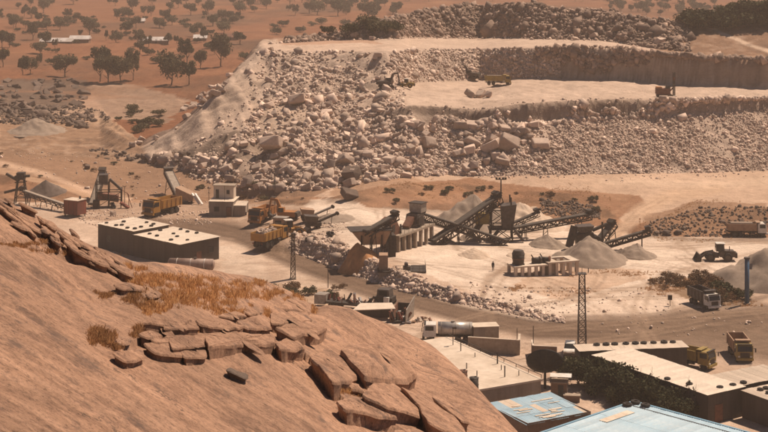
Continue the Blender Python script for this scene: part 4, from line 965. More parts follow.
# ------------------------------------------------------------------ crushing plant
def conveyor(label, p, q, wd=1.0, truss=.7, legs=(.35, .7), belt='belt_rubber', steel='dark_steel', group=None, spread=.5, lace=1.1, head=True):
    """inclined belt conveyor from tail p to head q"""
    p, q = Vector(p), Vector(q); t = thing('conveyor', label, 'conveyor', p, 0, group); d = q - p; L = d.length; n = d.normalized()
    sd_ = n.cross(Vector((0, 0, 1))).normalized(); up = sd_.cross(n).normalized()
    fr = MB()
    for s in (-1, 1):
        o = sd_ * s * wd / 2
        kk = 1.7 if wd > 1.25 else 1.0; fr.bar(o, o + d, .14 * kk, .2 * kk); fr.bar(o - up * truss, o + d - up * truss, .12 * kk, .14 * kk)
        k = max(2, int(L / lace))
        for i in range(k):
            a, b = i / k, (i + 1) / k
            fr.bar(o + d * a - up * (truss if i % 2 else 0), o + d * b - up * (0 if i % 2 else truss), .10 * kk); fr.bar(o + d * b, o + d * b - up * truss, .09 * kk)
    fr.build('truss', steel, t)
    b = MB(); w2 = sd_ * wd * .42
    b.hexa([-w2 + up * .10, w2 + up * .10, w2 + d + up * .10, -w2 + d + up * .10, -w2 + up * .2, w2 + up * .2, w2 + d + up * .2, -w2 + d + up * .2]); bl = b.build('belt', belt, t)
    r = MB(); k = max(3, int(L / 1.6))
    for i in range(k): c = d * ((i + .5) / k) + up * .02; r.bar(c - sd_ * wd * .55, c + sd_ * wd * .55, .1, .22)
    r.build('idlers', steel, t)
    for nm, c in (('tail_pulley', Vector()), ('head_pulley', d)): MB().cyl(c - sd_ * wd * .55 + up * .05, c + sd_ * wd * .55 + up * .05, .3, n=14).build(nm, steel, t)
    if head:
        c = d + up * .35; hb = MB(); e = n * .7
        hb.hexa([c - sd_ * wd * .6 - e, c + sd_ * wd * .6 - e, c + sd_ * wd * .6 + e * .8, c - sd_ * wd * .6 + e * .8] + [v + up * .5 for v in (c - sd_ * wd * .6 - e, c + sd_ * wd * .6 - e, c + sd_ * wd * .6 + e * .3, c - sd_ * wd * .6 + e * .3)]); hb.build('head_hood', steel, t)
    for f in legs:
        for s in (-1, 1):
            top = d * f - up * truss + sd_ * s * wd / 2; g = p + top + sd_ * s * spread; zb = gz(g.x, g.y) - p.z - .2
            if top.z - zb > .4: MB().bar(top, (top.x + sd_.x * s * spread, top.y + sd_.y * s * spread, zb), .16).build('leg', steel, t)
        m = d * f - up * truss; zb = gz(p.x + m.x, p.y + m.y) - p.z
        if m.z - zb > 2: MB().bar(m + sd_ * wd / 2 - Vector((0, 0, .6)), m - sd_ * (wd / 2 + .2) - Vector((0, 0, (m.z - zb) * .7)), .09).build('brace', steel, t)
    return t
def gpile(label, px, py, wpx, hpx, m='gravel_grey', asp=1.0, dark=None, seed=1, ridge=0.0, rz=0.0):
    """heap of crushed stone: photo column/row of its base centre, width and height in photo pixels"""
    p = G(px, py); s = F / p.y; r = wpx / s / 2; h = hpx / s; mb = MB(); nr, na = 26, 64
    for i in range(nr + 1):
        f = i / nr
        for j in range(na):
            th = 2 * math.pi * j / na; rr = r * f * (1 + .16 * mnoise.noise((math.cos(th) * 1.7, math.sin(th) * 1.7, seed)))
            x = rr * math.cos(th); y = rr * math.sin(th) * asp
            z = h * (math.sqrt((1 - f) ** 2 + .0064) - .08 * f - .02) * 1.04
            z += (.20 * h + .2) * mnoise.noise((x * .22, y * .22, seed * 3.1)) * min(1, 2.5 * (1 - f)) + (.08 * h + .12) * mnoise.noise((x * .7, y * .7, seed)) * min(1, 4 * (1 - f)) + .12 * mnoise.noise((x * 2.2, y * 2.2, seed))
            mb.v.append((x, y, z))
    Vx = np.array(mb.v); Zt = terrain(Vx[:, 0] + p.x, Vx[:, 1] + p.y, False); rr_ = np.hypot(Vx[:, 0], Vx[:, 1] / asp) / r
    k_ = np.clip(rr_, 0, 1); Vx[:, 2] += (Zt - p.z) * k_ - .3 * (k_ > .93)
    mb.v = [tuple(v) for v in Vx]
    for i in range(nr):
        for j in range(na): a = i * na + j; b = i * na + (j + 1) % na; mb.f.append((a, b, b + na, a + na))
    mb.f.append(tuple(range(na)))
    o = mb.build('gravel_pile', m, None, True); o.location = p; o.rotation_euler = (0, 0, rz); tag(o, label, 'gravel pile'); return o
gpile('tall cone of grey gravel under the left end of the stockpile conveyors', 590, 260, 84, 24, 'gravel_grey', 1, seed=2)
gpile('small cone of grey gravel below the post of the right conveyor', 637, 256, 44, 12, 'gravel_grey', seed=3)
gpile('dark low ridge of gravel between the two grey cones', 606, 255, 34, 7, 'gravel_dark', .8, seed=4)
gpile('low dark gravel heap just right of the dark ridge', 621, 254, 22, 5, 'gravel_dark', .8, seed=44)
gpile('broad grey stockpile behind the big inclined conveyor', 474, 224, 108, 28, 'gravel_grey', .9, seed=5)
gpile('pale dust stockpile behind the screen tower', 520, 226, 100, 26, 'gravel_pale', .8, seed=6)
gpile('grey-brown cone under the long conveyor between tower and stockpile', 548, 245, 42, 12, 'gravel_grey', seed=7)
gpile('low flat heap behind the small screening machine', 330, 219, 62, 6, 'gravel_grey', .8, seed=8)
gpile('huge grey gravel slope at the right edge behind the blue post', 832, 284, 286, 66, 'gravel_grey', .40, seed=9)
gpile('grey gravel mound near the dark outcrop at the left', 38, 132, 66, 13, 'gravel_grey', 1.0, seed=10)
gpile('orange soil tipped down the side of the feed hopper', 358, 258, 44, 15, 'orange_soil', .8, seed=11)
gpile('dark grit heap under the black conveyor leg', 447, 243, 20, 6, 'gravel_dark', seed=12)
gpile('brown grit heap at the foot of the screen tower', 470, 240, 26, 9, 'gravel_grey', seed=13)
gpile('dark ash heap left of the two conveyor towers', 46, 194, 46, 13, 'gravel_dark', .6, seed=14)
gpile('pale heap of dust in front of the screen tower', 474, 256, 36, 7, 'gravel_pale', seed=15)
gpile('low pale dust heap at the front of the yard', 520, 256, 30, 6, 'gravel_pale', seed=16)

yT = G(501, 240).y        # distance of the central screen tower
yC = G(585, 249).y
# screen tower
base = PY(501, 240, yT); zb = gz(base.x, base.y)
t = thing('screen_tower', 'tall dark screening tower with lamp mast at the centre of the plant', 'tower', (base.x, base.y, zb)); Ht = PY(501, 196, yT).z - zb
for x in (-2.2, 2.2):
    for y in (-1.6, 1.6): MB().bar((x, y, -.3), (x * .85, y, Ht), .3).build('leg', 'dark_steel', t)
br = MB()
for z0, z1 in ((0, Ht * .35), (Ht * .35, Ht * .7)):
    for y in (-1.6, 1.6): br.bar((-2.2, y, z0), (2.1, y, z1), .14); br.bar((2.2, y, z0), (-2.1, y, z1), .14)
    for x in (-2.1, 2.1): br.bar((x, -1.6, z1), (x, 1.6, z1), .18)
    for y in (-1.6, 1.6): br.bar((-2.1, y, z1), (2.1, y, z1), .2)
br.build('bracing', 'dark_steel', t)
MB().hexa([(-.2, -1.8, Ht * .30), (2.6, -1.8, Ht * .30), (2.6, 1.6, Ht * .30), (-.2, 1.6, Ht * .30), (-.6, -1.9, Ht * .78), (3.1, -1.9, Ht * .86), (3.1, 1.7, Ht * .86), (-.6, 1.7, Ht * .78)]) or None
mb = MB(); mb.hexa([(.2, -1.7, Ht * .28), (2.3, -1.7, Ht * .28), (2.3, 1.5, Ht * .28), (.2, 1.5, Ht * .28), (-.1, -1.9, Ht * .80), (3.0, -1.9, Ht * .84), (3.0, 1.7, Ht * .84), (-.1, 1.7, Ht * .80)]); mb.build('screen_box', 'mid_steel', t)
MB().box(-2.6, 2.8, -2.0, 2.0, Ht * .28 - .16, Ht * .28 - .02).build('platform', 'dark_steel', t)
MB().box(-5.2, -2.4, -1.2, 1.0, Ht * .38, Ht * .62).build('drive_housing', 'ochre_paint', t)
mb = MB(); mb.bar((-5.4, 0, Ht * .18), (-1.2, 0, Ht * .84), 1.3, 1.0); mb.build('chute', 'dark_steel', t)
for s in (-1, 1): mb = MB(); mb.bar((1.0 + s * 1.6, -1.9, Ht * .26), (1.0 + s * 3.4, -2.2, .2), .7, .5); mb.build('discharge_chute', 'mid_steel', t)
rail = MB()
for z in (.5, 1.0):
    rail.bar((-2.6, -2.0, Ht * .28 + z), (2.8, -2.0, Ht * .28 + z), .05)
rail.build('handrail', 'dark_steel', t)
mast = MB().cyl((0, 0, Ht), (0, 0, Ht + 3.3), .16, .12).build('lamp_mast', 'mid_steel', t)
mb = MB().bar((-1.0, 0, Ht + 3.3), (1.0, 0, Ht + 3.3), .12); 
for x in (-.9, -.3, .4, .9): mb.box(x - .22, x + .22, -.3, .1, Ht + 3.35, Ht + 3.75)
mb.build('floodlights', 'mid_steel', mast)
conveyor('big inclined conveyor climbing left to right to the top of the screen tower', PY(432, 241, yT - 9), PY(498, 195, yT - .5), 1.9, 1.5, (.3, .62), group=None)
conveyor('black conveyor sloping down right from the crusher house to the tower foot', PY(508, 241, yT - 5), PY(421, 213, yT - 7), 1.5, 1.2, (.55,), 'belt_rubber')
conveyor('short thin conveyor rising right of the tower with a motor on its tip', PY(506, 226, yT + 2), PY(538, 212, yT + 4), 1.1, .8, (.5,))
conveyor('long conveyor on trestles reaching from the tower to the stockpiles', PY(512, 228, yT - 1), PY(590, 213.5, yT + 6), 1.4, 1.15, (.15, .42, .86), lace=1.3)
conveyor('short steep conveyor on the secondary crusher', PY(594, 245, yC + 3), PY(613, 222.5, yC + 6), 1.4, 1.0, (.55, .85))
conveyor('right stockpile conveyor with single post above the small cone', PY(595, 246, yC), PY(649, 230, G(640, 251).y), 1.3, 1.0, (.84,), lace=1.0, spread=.05)
# secondary crusher
p = G(585, 249); t = thing('secondary_crusher', 'dark secondary crusher at the foot of the stockpile conveyors', 'crusher', p, R(8))
MB().hexa([(-1.6, -1.2, .8), (1.8, -1.2, .8), (1.8, 1.2, .8), (-1.6, 1.2, .8), (-1.9, -1.4, 3.0), (1.4, -1.3, 3.4), (1.4, 1.3, 3.4), (-1.9, 1.4, 3.0)])
mb = MB(); mb.hexa([(-1.6, -1.2, .8), (1.8, -1.2, .8), (1.8, 1.2, .8), (-1.6, 1.2, .8), (-2.1, -1.4, 3.0), (1.4, -1.3, 3.4), (1.4, 1.3, 3.4), (-2.1, 1.4, 3.0)]); mb.build('body', 'dark_steel', t)
mb = MB(); mb.hexa([(-1.2, -1, 3.3), (1.0, -1, 3.4), (1.0, 1, 3.4), (-1.2, 1, 3.3), (-1.8, -1.5, 4.6), (1.5, -1.5, 4.7), (1.5, 1.5, 4.7), (-1.8, 1.5, 4.6)]); mb.build('hopper', 'mid_steel', t)
MB().cyl((1.9, -1.4, 1.6), (1.9, 1.4, 1.6), 1.1, n=20).build('flywheel', 'dark_steel', t)
mb = MB(); mb.bar((-3.4, -.5, .5), (-2.2, -.3, 4.6), 1.2, 1.1); mb.build('feed_chute', 'dark_steel', t)
for x in (-1.5, 1.5):
    for y in (-1, 1): MB().bar((x, y, -.3), (x, y, .85), .35).build('leg', 'dark_steel', t)
mb = MB(); mb.bar((1.5, 0, 3.6), (4.6, 0, 4.8), .8, .5); mb.bar((3.5, 0, 1.0), (3.5, 0, 5.2), .3); mb.build('drive_frame', 'dark_steel', t)

# primary crusher: concrete trestle with openings
a, b = G(398, 252), G(431, 243.5)
L, ang = frame_of((a.x, a.y), (b.x, b.y)); t = thing('crusher_trestle', 'concrete trestle with dark bays carrying the primary crusher', 'trestle', a, ang)
MB().box(-.6, L + .6, -.6, 4.0, 2.75, 3.15).build('deck', 'concrete', t)
for i in range(7):
    x = L * i / 6; MB().box(x - .28, x + .28, -.4, .2, -.4, 2.75).build('pillar', 'concrete', t)
MB().box(-.3, L + .3, 3.2, 3.7, -.4, 2.75).build('back_wall', 'dark_block', t)
rail = MB().bar((-.6, -.5, 3.15 + .9), (L + .6, -.5, 3.15 + .9), .05)
for i in range(9): rail.bar((L * i / 8, -.5, 3.15), (L * i / 8, -.5, 4.05), .05)
rail.build('handrail', 'dark_steel', t)
tw = Vector((t.location.x, t.location.y, t.location.z))
def onT(x, y, z): return loc2w(t, (x, y, z))
q = onT(L * .72, 1.6, 3.15); c = thing('primary_crusher', 'grey crusher housing with box hood standing on the concrete trestle', 'crusher', q, ang)
mb = MB(); mb.hexa([(-1.9, -1.3, 0), (1.6, -1.3, 0), (1.6, 1.3, 0), (-1.9, 1.3, 0), (-1.2, -1.2, 2.4), (1.6, -1.2, 2.6), (1.6, 1.2, 2.6), (-1.2, 1.2, 2.4)]); mb.build('body', 'mid_steel', c)
MB().box(.2, 2.4, -1.3, 1.3, 2.6, 4.3).build('hood', 'pale_steel', c); MB().box(0, 2.6, -1.5, 1.5, 4.3, 4.45).build('hood_roof', 'dark_steel', c)
MB().cyl((-.6, -1.75, 1.2), (-.6, -1.35, 1.2), .95, n=20).build('flywheel', 'dark_steel', c)
mb = MB(); mb.bar((-3.6, 0, .3), (-1.4, 0, 1.8), 1.4, .8); mb.build('feeder', 'rust', c)
q = onT(-.8, 1.6, 3.15); c = thing('vibrating_feeder', 'rusty steep feeder chute left of the primary crusher', 'feeder', q, ang)
mb = MB(); mb.hexa([(-1.6, -1.2, -.2), (3.2, -1.2, -.2), (3.2, 1.2, -.2), (-1.6, 1.2, -.2), (-1.0, -1.2, 2.8), (.6, -1.2, 3.3), (.6, 1.2, 3.3), (-1.0, 1.2, 2.8)]); mb.build('body', 'rust', c)
for x in (-1.2, 2.4): MB().bar((x, -1.3, -1), (x, -1.3, 1.8), .25).build('post', 'dark_steel', c)
MB().box(-.6, .4, -1.26, -1.2, .6, 2.0).build('hatch', 'dark_steel', c)
conveyor('short black conveyor rising right over the feed hopper', PY(366, 231.5, G(370, 254).y - 3.5), PY(396, 214.5, G(396, 252).y - 2.5), 1.3, .9, (.2, .7))
# feed hopper of pale plate
p = G(370, 254); t = thing('feed_hopper', 'large dusty steel feed hopper above the orange soil', 'hopper', p, R(10))
mb = MB(); mb.hexa([(-1.6, -1.6, 2.0), (2.6, -1.6, 2.0), (2.6, 2.0, 2.0), (-1.6, 2.0, 2.0), (-3.8, -2.2, 4.6), (3.6, -2.2, 4.6), (3.6, 2.4, 4.6), (-3.8, 2.4, 4.6)]); mb.build('hopper_body', 'dusty_tan', t)
MB().box(-4.0, 3.8, -2.4, 2.6, 4.6, 4.75).build('rim', 'dark_steel', t)
for x in (-1.9, 0, 1.9, 3.6):
    MB().bar((x, -1.9, -.5), (x, -1.9, 4.5), .28).build('post', 'dark_steel', t)
for x in (-1.5, .4, 2.2): MB().box(x - .05, x + .05, -2.26, -2.06, 1.8, 4.5).build('stiffener', 'dusty_tan', t)
MB().box(3.3, 4.6, -1.6, 1.4, -.4, 3.6).build('side_frame', 'dark_steel', t)
# loading deck with retaining wall at the end of the bank
a, b = G(379, 283), G(412, 283.5); L, ang = frame_of((a.x, a.y), (b.x, b.y)); z0 = min(a.z, b.z)
t = thing('loading_deck', 'low concrete loading deck with railing and retaining wall at the rubble bank', 'platform', (a.x, a.y, z0), 0)
MB().box(0, L, 0, 5.0, -1, 1.9).build('retaining_wall', 'concrete', t); MB().box(-.3, L + .3, -.3, 5.2, 1.9, 2.1).build('deck', 'dark_steel', t)
rail = MB()
for z in (.5, 1.0): rail.bar((2.6, -.2, 2.1 + z), (L + .2, -.2, 2.1 + z), .05); rail.bar((L + .2, -.2, 2.1 + z), (L + .2, 5, 2.1 + z), .05)
for i in range(6): x = 2.6 + (L - 2.4) * i / 5; rail.bar((x, -.2, 2.1), (x, -.2, 3.1), .06)
rail.build('railing', 'dark_steel', t)
MB().box(0, 1.6, .6, 3.2, 2.1, 4.8).build('switch_box', 'dusty_tan', t)
mb = MB().box(4.3, 5.6, .8, 2.2, 2.1, 2.7); mb.cyl((4.9, 1.0, 3.0), (4.9, 2.1, 3.0), .35); mb.build('motor', 'mid_steel', t)

# unfinished concrete frame in front of the plant
a, b = G(515.5, 276.5), G(577, 275); L, ang = frame_of((a.x, a.y), (b.x, b.y))
t = thing('concrete_frame', 'white concrete platform on two rows of stubby pillars', 'platform', (a.x, a.y, min(a.z, b.z)), ang)
MB().box(-.3, L * .52, -.3, 3.2, 2.1, 2.35).build('deck', 'pale_concrete', t)
dk = MB(); x0, x1 = L * .52 + .01, L + .4
for q in ((x0, x1, -.3, .5), (x0, x1, 3.4, 4.2), (x0, x0 + 2.0, .5, 3.4), (x1 - 1.5, x1, .5, 3.4)): dk.box(q[0], q[1], q[2], q[3], 2.45, 2.7)
dk.build('ring_beam', 'pale_concrete', t)
for i in range(10):
    for y in (0, 3.0 if i < 5 else 3.8):
        x = L * i / 9; MB().box(x - .26, x + .26, y - .2, y + .24, -.4, 2.1 if i < 5 else 2.45).build('pillar', 'pale_concrete', t)
MB().box(L * .55, L * .66, .3, 3.2, -.4, 2.44).build('infill_wall', 'concrete', t)
q = loc2w(t, (.9, 1.2, 2.35)); c = thing('screen_hopper', 'dark barrel-shaped hopper on the left end of the concrete platform', 'hopper', q, ang)
MB().cyl((.3, .3, 0), (.3, .3, 1.9), 1.0, 1.15, 16).build('barrel', 'dark_steel', c, True); MB().cyl((.3, .3, 1.9), (.3, .3, 2.6), 1.2, .9, 16).build('lid', 'mid_steel', c); MB().cyl((.3, .3, 1.0), (.3, .3, 1.12), 1.14, n=16).build('hoop', 'rust', c)
MB().box(-.6, 1.2, -.5, 1.1, -.0, .25).build('base', 'dark_steel', c)
for k, (x, lab, rz) in enumerate(((4.6, 'small dark electric motor on the concrete platform, left one', .3), (6.4, 'small dark gearbox on the concrete platform beside the motor', -.2))):
    q = loc2w(t, (x, 1.4, 2.35)); c = thing('drive_unit', lab, 'motor', q, rz); MB().box(-.7, .7, -.4, .4, 0, .25).build('base', 'dark_steel', c)
    MB().cyl((-.7, 0, .65), (.7, 0, .65), .42, n=14).build('casing', 'dark_steel', c, True); MB().cyl((.7, 0, .65), (1.05, 0, .65), .6, n=14).build('pulley', 'rust' if k else 'mid_steel', c)
    MB().bar((-.5, 0, 1.0), (-.9, 0, 1.6), .18).build('lever', 'dark_steel', c)

# left group: red bin, pale conveyor tower, dark tower
p = G(75, 216); t = thing('red_bin', 'rust-red boxy bin with pale flat lid on legs', 'bin', p, R(-28))
MB().box(-1.9, 1.9, -1.5, 1.5, .5, 3.6).build('body', 'rust_red', t); MB().box(-2.0, 2.0, -1.6, 1.6, 3.6, 3.72).build('lid', 'pale_concrete', t)
for x in (-1.8, -.6, .6, 1.8): MB().box(x - .06, x + .06, -1.58, -1.5, .6, 3.55).build('rib', 'rust', t)
for x in (-1.7, 1.7):
    for y in (-1.3, 1.3): MB().bar((x, y, -.3), (x, y, .5), .22).build('leg', 'dark_steel', t)
MB().cyl((.9, .6, 3.72), (.9, .6, 4.3), .22).build('vent', 'dark_steel', t)
conveyor('pale belt conveyor standing steeply beside the left screening frame', PY(92, 204, G(92, 205).y), PY(103, 170, G(92, 205).y + 8), 1.4, .9, (.5,), 'dusty_belt', 'mid_steel')
p = G(108, 207); t = thing('screening_frame', 'cluttered dark steel screening frame behind the long shed', 'machine', p, R(5))
for x in (-2.6, .2, 3.0):
    for y in (-1.4, 1.6): MB().bar((x, y, -.3), (x, y, 6.0 if x < 1 else 4.2), .22).build('leg', 'dark_steel', t)
br = MB()
for z in (1.8, 3.6, 5.4):
    br.bar((-2.6, -1.4, z), (3.0 if z < 4.5 else .2, -1.4, z), .18); br.bar((-2.6, 1.6, z), (3.0 if z < 4.5 else .2, 1.6, z), .18)
br.bar((-2.6, -1.4, 0), (.2, -1.4, 1.8), .12); br.bar((.2, -1.4, 1.8), (3.0, -1.4, 3.6), .12); br.bar((-2.6, -1.4, 3.6), (.2, -1.4, 1.8), .12); br.build('bracing', 'dark_steel', t)
mb = MB(); mb.hexa([(-2.2, -1.2, 2.0), (2.4, -1.2, 1.2), (2.4, 1.4, 1.2), (-2.2, 1.4, 2.0), (-2.2, -1.2, 3.4), (2.4, -1.2, 2.6), (2.4, 1.4, 2.6), (-2.2, 1.4, 3.4)]); mb.build('screen_deck', 'rust', t)
MB().box(-2.0, .0, -1.2, 1.2, 5.5, 7.4).build('head_box', 'mid_steel', t)
mb = MB(); mb.bar((.4, -.6, 6.4), (3.0, -.6, 4.0), .9, .5); mb.build('chute', 'mid_steel', t)
for s in (-1, 1): mb = MB(); mb.bar((2.0 + s, -1.6, 1.2), (3.2 + s * 1.6, -2.4, .1), .8, .5); mb.build('discharge_chute', 'rust_red' if s > 0 else 'dark_steel', t)
MB().box(-3.2, -1.8, -2.2, -.6, 0, 1.8).build('motor_house', 'dark_steel', t)
mb = MB().bar((3.0, -1.4, 4.2), (4.8, -1.6, 3.0), .1); mb.bar((4.8, -1.6, -.2), (4.8, -1.6, 3.0), .16); mb.bar((5.6, -1.6, -.2), (4.4, -1.6, 3.4), .14); mb.build('ladder_frame', 'rust_red', t)
p = G(21, 204); t = thing('conveyor_tower', 'dark steel tower with splayed arms at the far left', 'tower', p, 0)
for x in (-1.2, 1.2):
    for y in (-1, 1): MB().bar((x * 1.2, y, -.3), (x * .5, y * .5, 6.6), .24).build('leg', 'dark_steel', t)
mb = MB()
for z in (1.5, 3.2, 5.0): mb.bar((-1.2, -.9, z), (1.2, -.9, z), .16); mb.bar((-1.2, .9, z), (1.2, .9, z), .16); mb.bar((-1.2, -.9, z), (1.1, -.9, z + 1.6), .12)
mb.build('bracing', 'dark_steel', t)
for q, r_ in (((-3.4, 0, 6.9), (-.4, 0, 5.2)), ((-3.8, 0, 2.6), (-.6, 0, 3.4)), ((2.0, 0, 6.4), (-1.4, 0, 6.2))): mb = MB(); mb.bar(q, r_, .8, .5); mb.build('arm', 'dark_steel', t)
MB().box(-.9, .9, -.9, .9, 5.6, 7.2).build('head_box', 'dark_steel', t)
conveyor('conveyor on lattice legs linking the far left tower to the red bin', PY(66, 205, G(66, 212).y), PY(22, 190, G(22, 204).y), 1.1, .8, (.25, .5, .75), 'dusty_belt', 'mid_steel', lace=.9)
# second pale conveyor by the yellow dumper
conveyor('pale conveyor seen end-on behind the parked yellow dump truck', PY(184, 203, G(184, 204).y), PY(168, 170, G(184, 204).y + 14), 1.9, .9, (.4, .8), 'dusty_belt', 'mid_steel')
p = G(187, 203); t = thing('side_hopper', 'low wedge-shaped hopper with pale chutes right of the end-on conveyor', 'hopper', p, R(-20))
mb = MB(); mb.hexa([(-2.4, -1.0, .6), (2.0, -1.0, .6), (2.0, 1.4, .6), (-2.4, 1.4, .6), (-2.4, -1.2, 3.6), (2.0, -1.2, 2.0), (2.0, 1.6, 2.0), (-2.4, 1.6, 3.6)]); mb.build('body', 'dusty_tan', t)
for k in range(2): mb = MB(); mb.bar((1.6 + k * .8, -.6, 2.4), (3.8 + k * .8, -1.4, .2), .5, .2); mb.build('chute', 'white_paint', t)
for x in (-2.1, 1.7): MB().bar((x, -.9, -.3), (x, -.9, .8), .25).build('leg', 'dark_steel', t)

# masts and poles
def lattice(label, px, py, top, w0, w1, nseg, m='mid_steel', dish=False):
    p = G(px, py); H_ = (py - top) * p.y / F; t = thing('lattice_mast', label, 'mast', p)
    c = [(-1, -1), (1, -1), (1, 1), (-1, 1)]
    for x, y in c: MB().bar((x * w0 / 2, y * w0 / 2, -.3), (x * w1 / 2, y * w1 / 2, H_), .11).build('leg', m, t)
    mb = MB()
    for i in range(nseg):
        z0, z1 = H_ * i / nseg, H_ * (i + 1) / nseg; a0 = (w0 + (w1 - w0) * i / nseg) / 2; a1 = (w0 + (w1 - w0) * (i + 1) / nseg) / 2
        for k in range(4):
            (x, y), (x2, y2) = c[k], c[(k + 1) % 4]; mb.bar((x * a0, y * a0, z0), (x2 * a1, y2 * a1, z1), .06); mb.bar((x * a1, y * a1, z1), (x2 * a1, y2 * a1, z1), .06)
            mb.bar((x2 * a0, y2 * a0, z0), (x * a1, y * a1, z1), .06)
    mb.build('lacing', m, t)
    mb = MB().box(-w1 * .8, w1 * .8, -w1 * .8, w1 * .8, H_, H_ + .12); mb.bar((0, 0, H_), (0, 0, H_ + .9), .08); mb.bar((-w1 * 1.3, 0, H_ + .3), (-w1 * 1.3, 0, H_ + 1.0), .12); mb.bar((w1 * 1.2, 0, H_ + .2), (w1 * 1.2, 0, H_ + .9), .12); mb.build('head_frame', m, t)
    MB().box(-w0 * .7, w0 * .7, -w0 * .7, w0 * .7, -.4, .1).build('footing', 'concrete', t)
lattice('tall dark lattice mast rising behind the workshop roofs', 582, 349, 274, 1.25, .8, 11)
lattice('thin lattice mast beside the haul road near the loaded dumper', 293, 279, 234, .9, .5, 9, 'dark_steel')
def pole(label, px, py, top, r=.09, m='wood_pole', arm=0.0, name='utility_pole', cat='pole'):
    p = G(px, py); H_ = (py - top) * p.y / F; t = thing(name, label, cat, p)
    MB().cyl((0, 0, -.4), (0, 0, H_), r, r * .75, 10).build('shaft', m, t)
    mb = MB().bar((-max(arm, .35), 0, H_ - .15), (max(arm, .35), 0, H_ - .15), .1)
    for x in (-max(arm, .35), max(arm, .35)): mb.cyl((x, 0, H_ - .1), (x, 0, H_ + .12), .06, n=8)
    mb.build('crossarm', m, t); return t
pole('thin pole at the roadside above the scrap heap', 328, 288, 265, .08, arm=.5)
pole('tall thin pole in the dust behind the group of machines', 275, 206, 166, .12, arm=.3)
pole('slender pole between the red bin group and the yellow dump truck', 124.5, 203, 186, .1)
pole('pole on the lower edge near the site office left side', 209, 208, 188, .07)
pole('pole to the right of the site office', 248, 212, 190, .07)
p = G(747, 305); t = thing('blue_post', 'thick blue-painted post standing before the grey gravel slope', 'post', p)
H_ = 46 * p.y / F; MB().cyl((0, 0, -.4), (0, 0, H_), .40, .38, 18).build('shaft', 'blue_paint', t, True); MB().cyl((0, 0, H_), (0, 0, H_ + .25), .55, .5, 18).build('cap', 'mid_steel', t); MB().cyl((0, 0, -.2), (0, 0, .35), .6, n=18).build('collar', 'concrete', t)
p = G(670, 306); t = thing('sign_box', 'small black box sign on a thin post beside the dark truck', 'sign', p); MB().bar((0, 0, -.2), (0, 0, 1.2), .08).build('post', 'dark_steel', t); MB().box(-.35, .35, -.12, .12, 1.0, 1.8).build('box', 'dark_steel', t)
p = G(437, 330); t = thing('street_lamp', 'thin lamp post in front of the tanker truck', 'lamp', PZ(453, 345, 3.85)); MB().cyl((0, 0, 0), (0, 0, 2.4), .06, n=8).build('shaft', 'dark_steel', t); MB().box(-.1, .5, -.15, .15, 2.35, 2.6).build('lamp_head', 'dark_steel', t)
# ------------------------------------------------------------------ vehicles
def wheel(parent, x, y, r, wd, hub='mid_steel'):
    s = 1 if y > 0 else -1
    t = MB(); n = 20; prof = [(r * .55, -wd / 2), (r * .92, -wd / 2), (r, -wd * .32), (r, wd * .32), (r * .92, wd / 2), (r * .55, wd / 2)]
    for i in range(n):
        a = 2 * math.pi * i / n
        for rr, yy in prof: t.v.append((rr * math.cos(a), yy, rr * math.sin(a)))
    k = len(prof)
    for i in range(n):
        for j in range(k): t.f.append((i * k + j, ((i + 1) % n) * k + j, ((i + 1) % n) * k + (j + 1) % k, i * k + (j + 1) % k))
    o = t.build('wheel', 'tyre_rubber', parent); o.location = (x, y, r)
    MB().cyl((0, -wd * .42, 0), (0, wd * .42, 0), r * .56, n=14).build('rim', hub, o)
    return o
def heap(parent, x0, x1, y0, y1, z, n, m, smin, smax, name='load_stone'):
    for i in range(n):
        o = link(name, random.choice(BM), parent, (random.uniform(x0, x1), random.uniform(y0, y1), z + random.uniform(-.1, .25)))
        s = random.uniform(smin, smax); o.scale = (s, s * random.uniform(.7, 1), s * random.uniform(.6, .9)); o.rotation_euler = (random.random() * 6, random.random() * 6, random.random() * 6)
def cab(t, x0, x1, W, z0, z1, m, dusty=None):
    h = z1 - z0; w = W / 2; c = MB()
    c.prism([(x0, z0), (x1, z0), (x1 + .04, z0 + h * .48), (x1 - .18, z1 - .06), (x1 - .3, z1), (x0, z1)], -w, w); cb = c.build('cab', m, t)
    g = MB(); e = .02; g.hexa([(x1 + .05, -w + .15, z0 + h * .52), (x1 + .05, w - .15, z0 + h * .52), (x1 + .02, w - .15, z0 + h * .5), (x1 + .02, -w + .15, z0 + h * .5), (x1 - .12, -w + .2, z1 - .14), (x1 - .12, w - .2, z1 - .14), (x1 - .16, w - .2, z1 - .14), (x1 - .16, -w + .2, z1 - .14)]); g.build('windscreen', 'dark_glass', cb)
    for s in (-1, 1):
        MB().box(x0 + .35, x1 - .25, s * w - .015 if s > 0 else -w - .015, s * w + .015 if s > 0 else -w + .015, z0 + h * .52, z1 - .2).build('side_window', 'dark_glass', cb)
        MB().box(x1 + .0, x1 + .12, s * w * .72 - .16, s * w * .72 + .16, z0 + .12, z0 + .34).build('headlight', 'white_paint', cb)
        mm = MB().bar((x1 - .05, s * w, z1 - .4), (x1 + .25, s * (w + .28), z1 - .4), .05); mm.box(x1 + .18, x1 + .28, s * (w + .28) - .1, s * (w + .28) + .1, z1 - .95, z1 - .35); mm.build('mirror', 'dark_steel', cb)
        MB().box(x0 + .3, x1 - .45, s * w * 1.0 - .03, s * w * 1.0 + .03, z0 - .25, z0 - .05).build('step', 'dark_steel', cb)
    MB().box(x1 - .02, x1 + .07, -w * .55, w * .55, z0 + .1, z0 + h * .42).build('grille', 'dark_steel', cb)
    MB().box(x1 - .15, x1 + .2, -w * 1.02, w * 1.02, z0 - .35, z0 + .02).build('bumper', dusty or m, cb)
    MB().box(x1 - .35, x1 - .05, -w * .9, w * .9, z1 + .0, z1 + .14).build('visor', 'dark_steel', cb)
    return cb
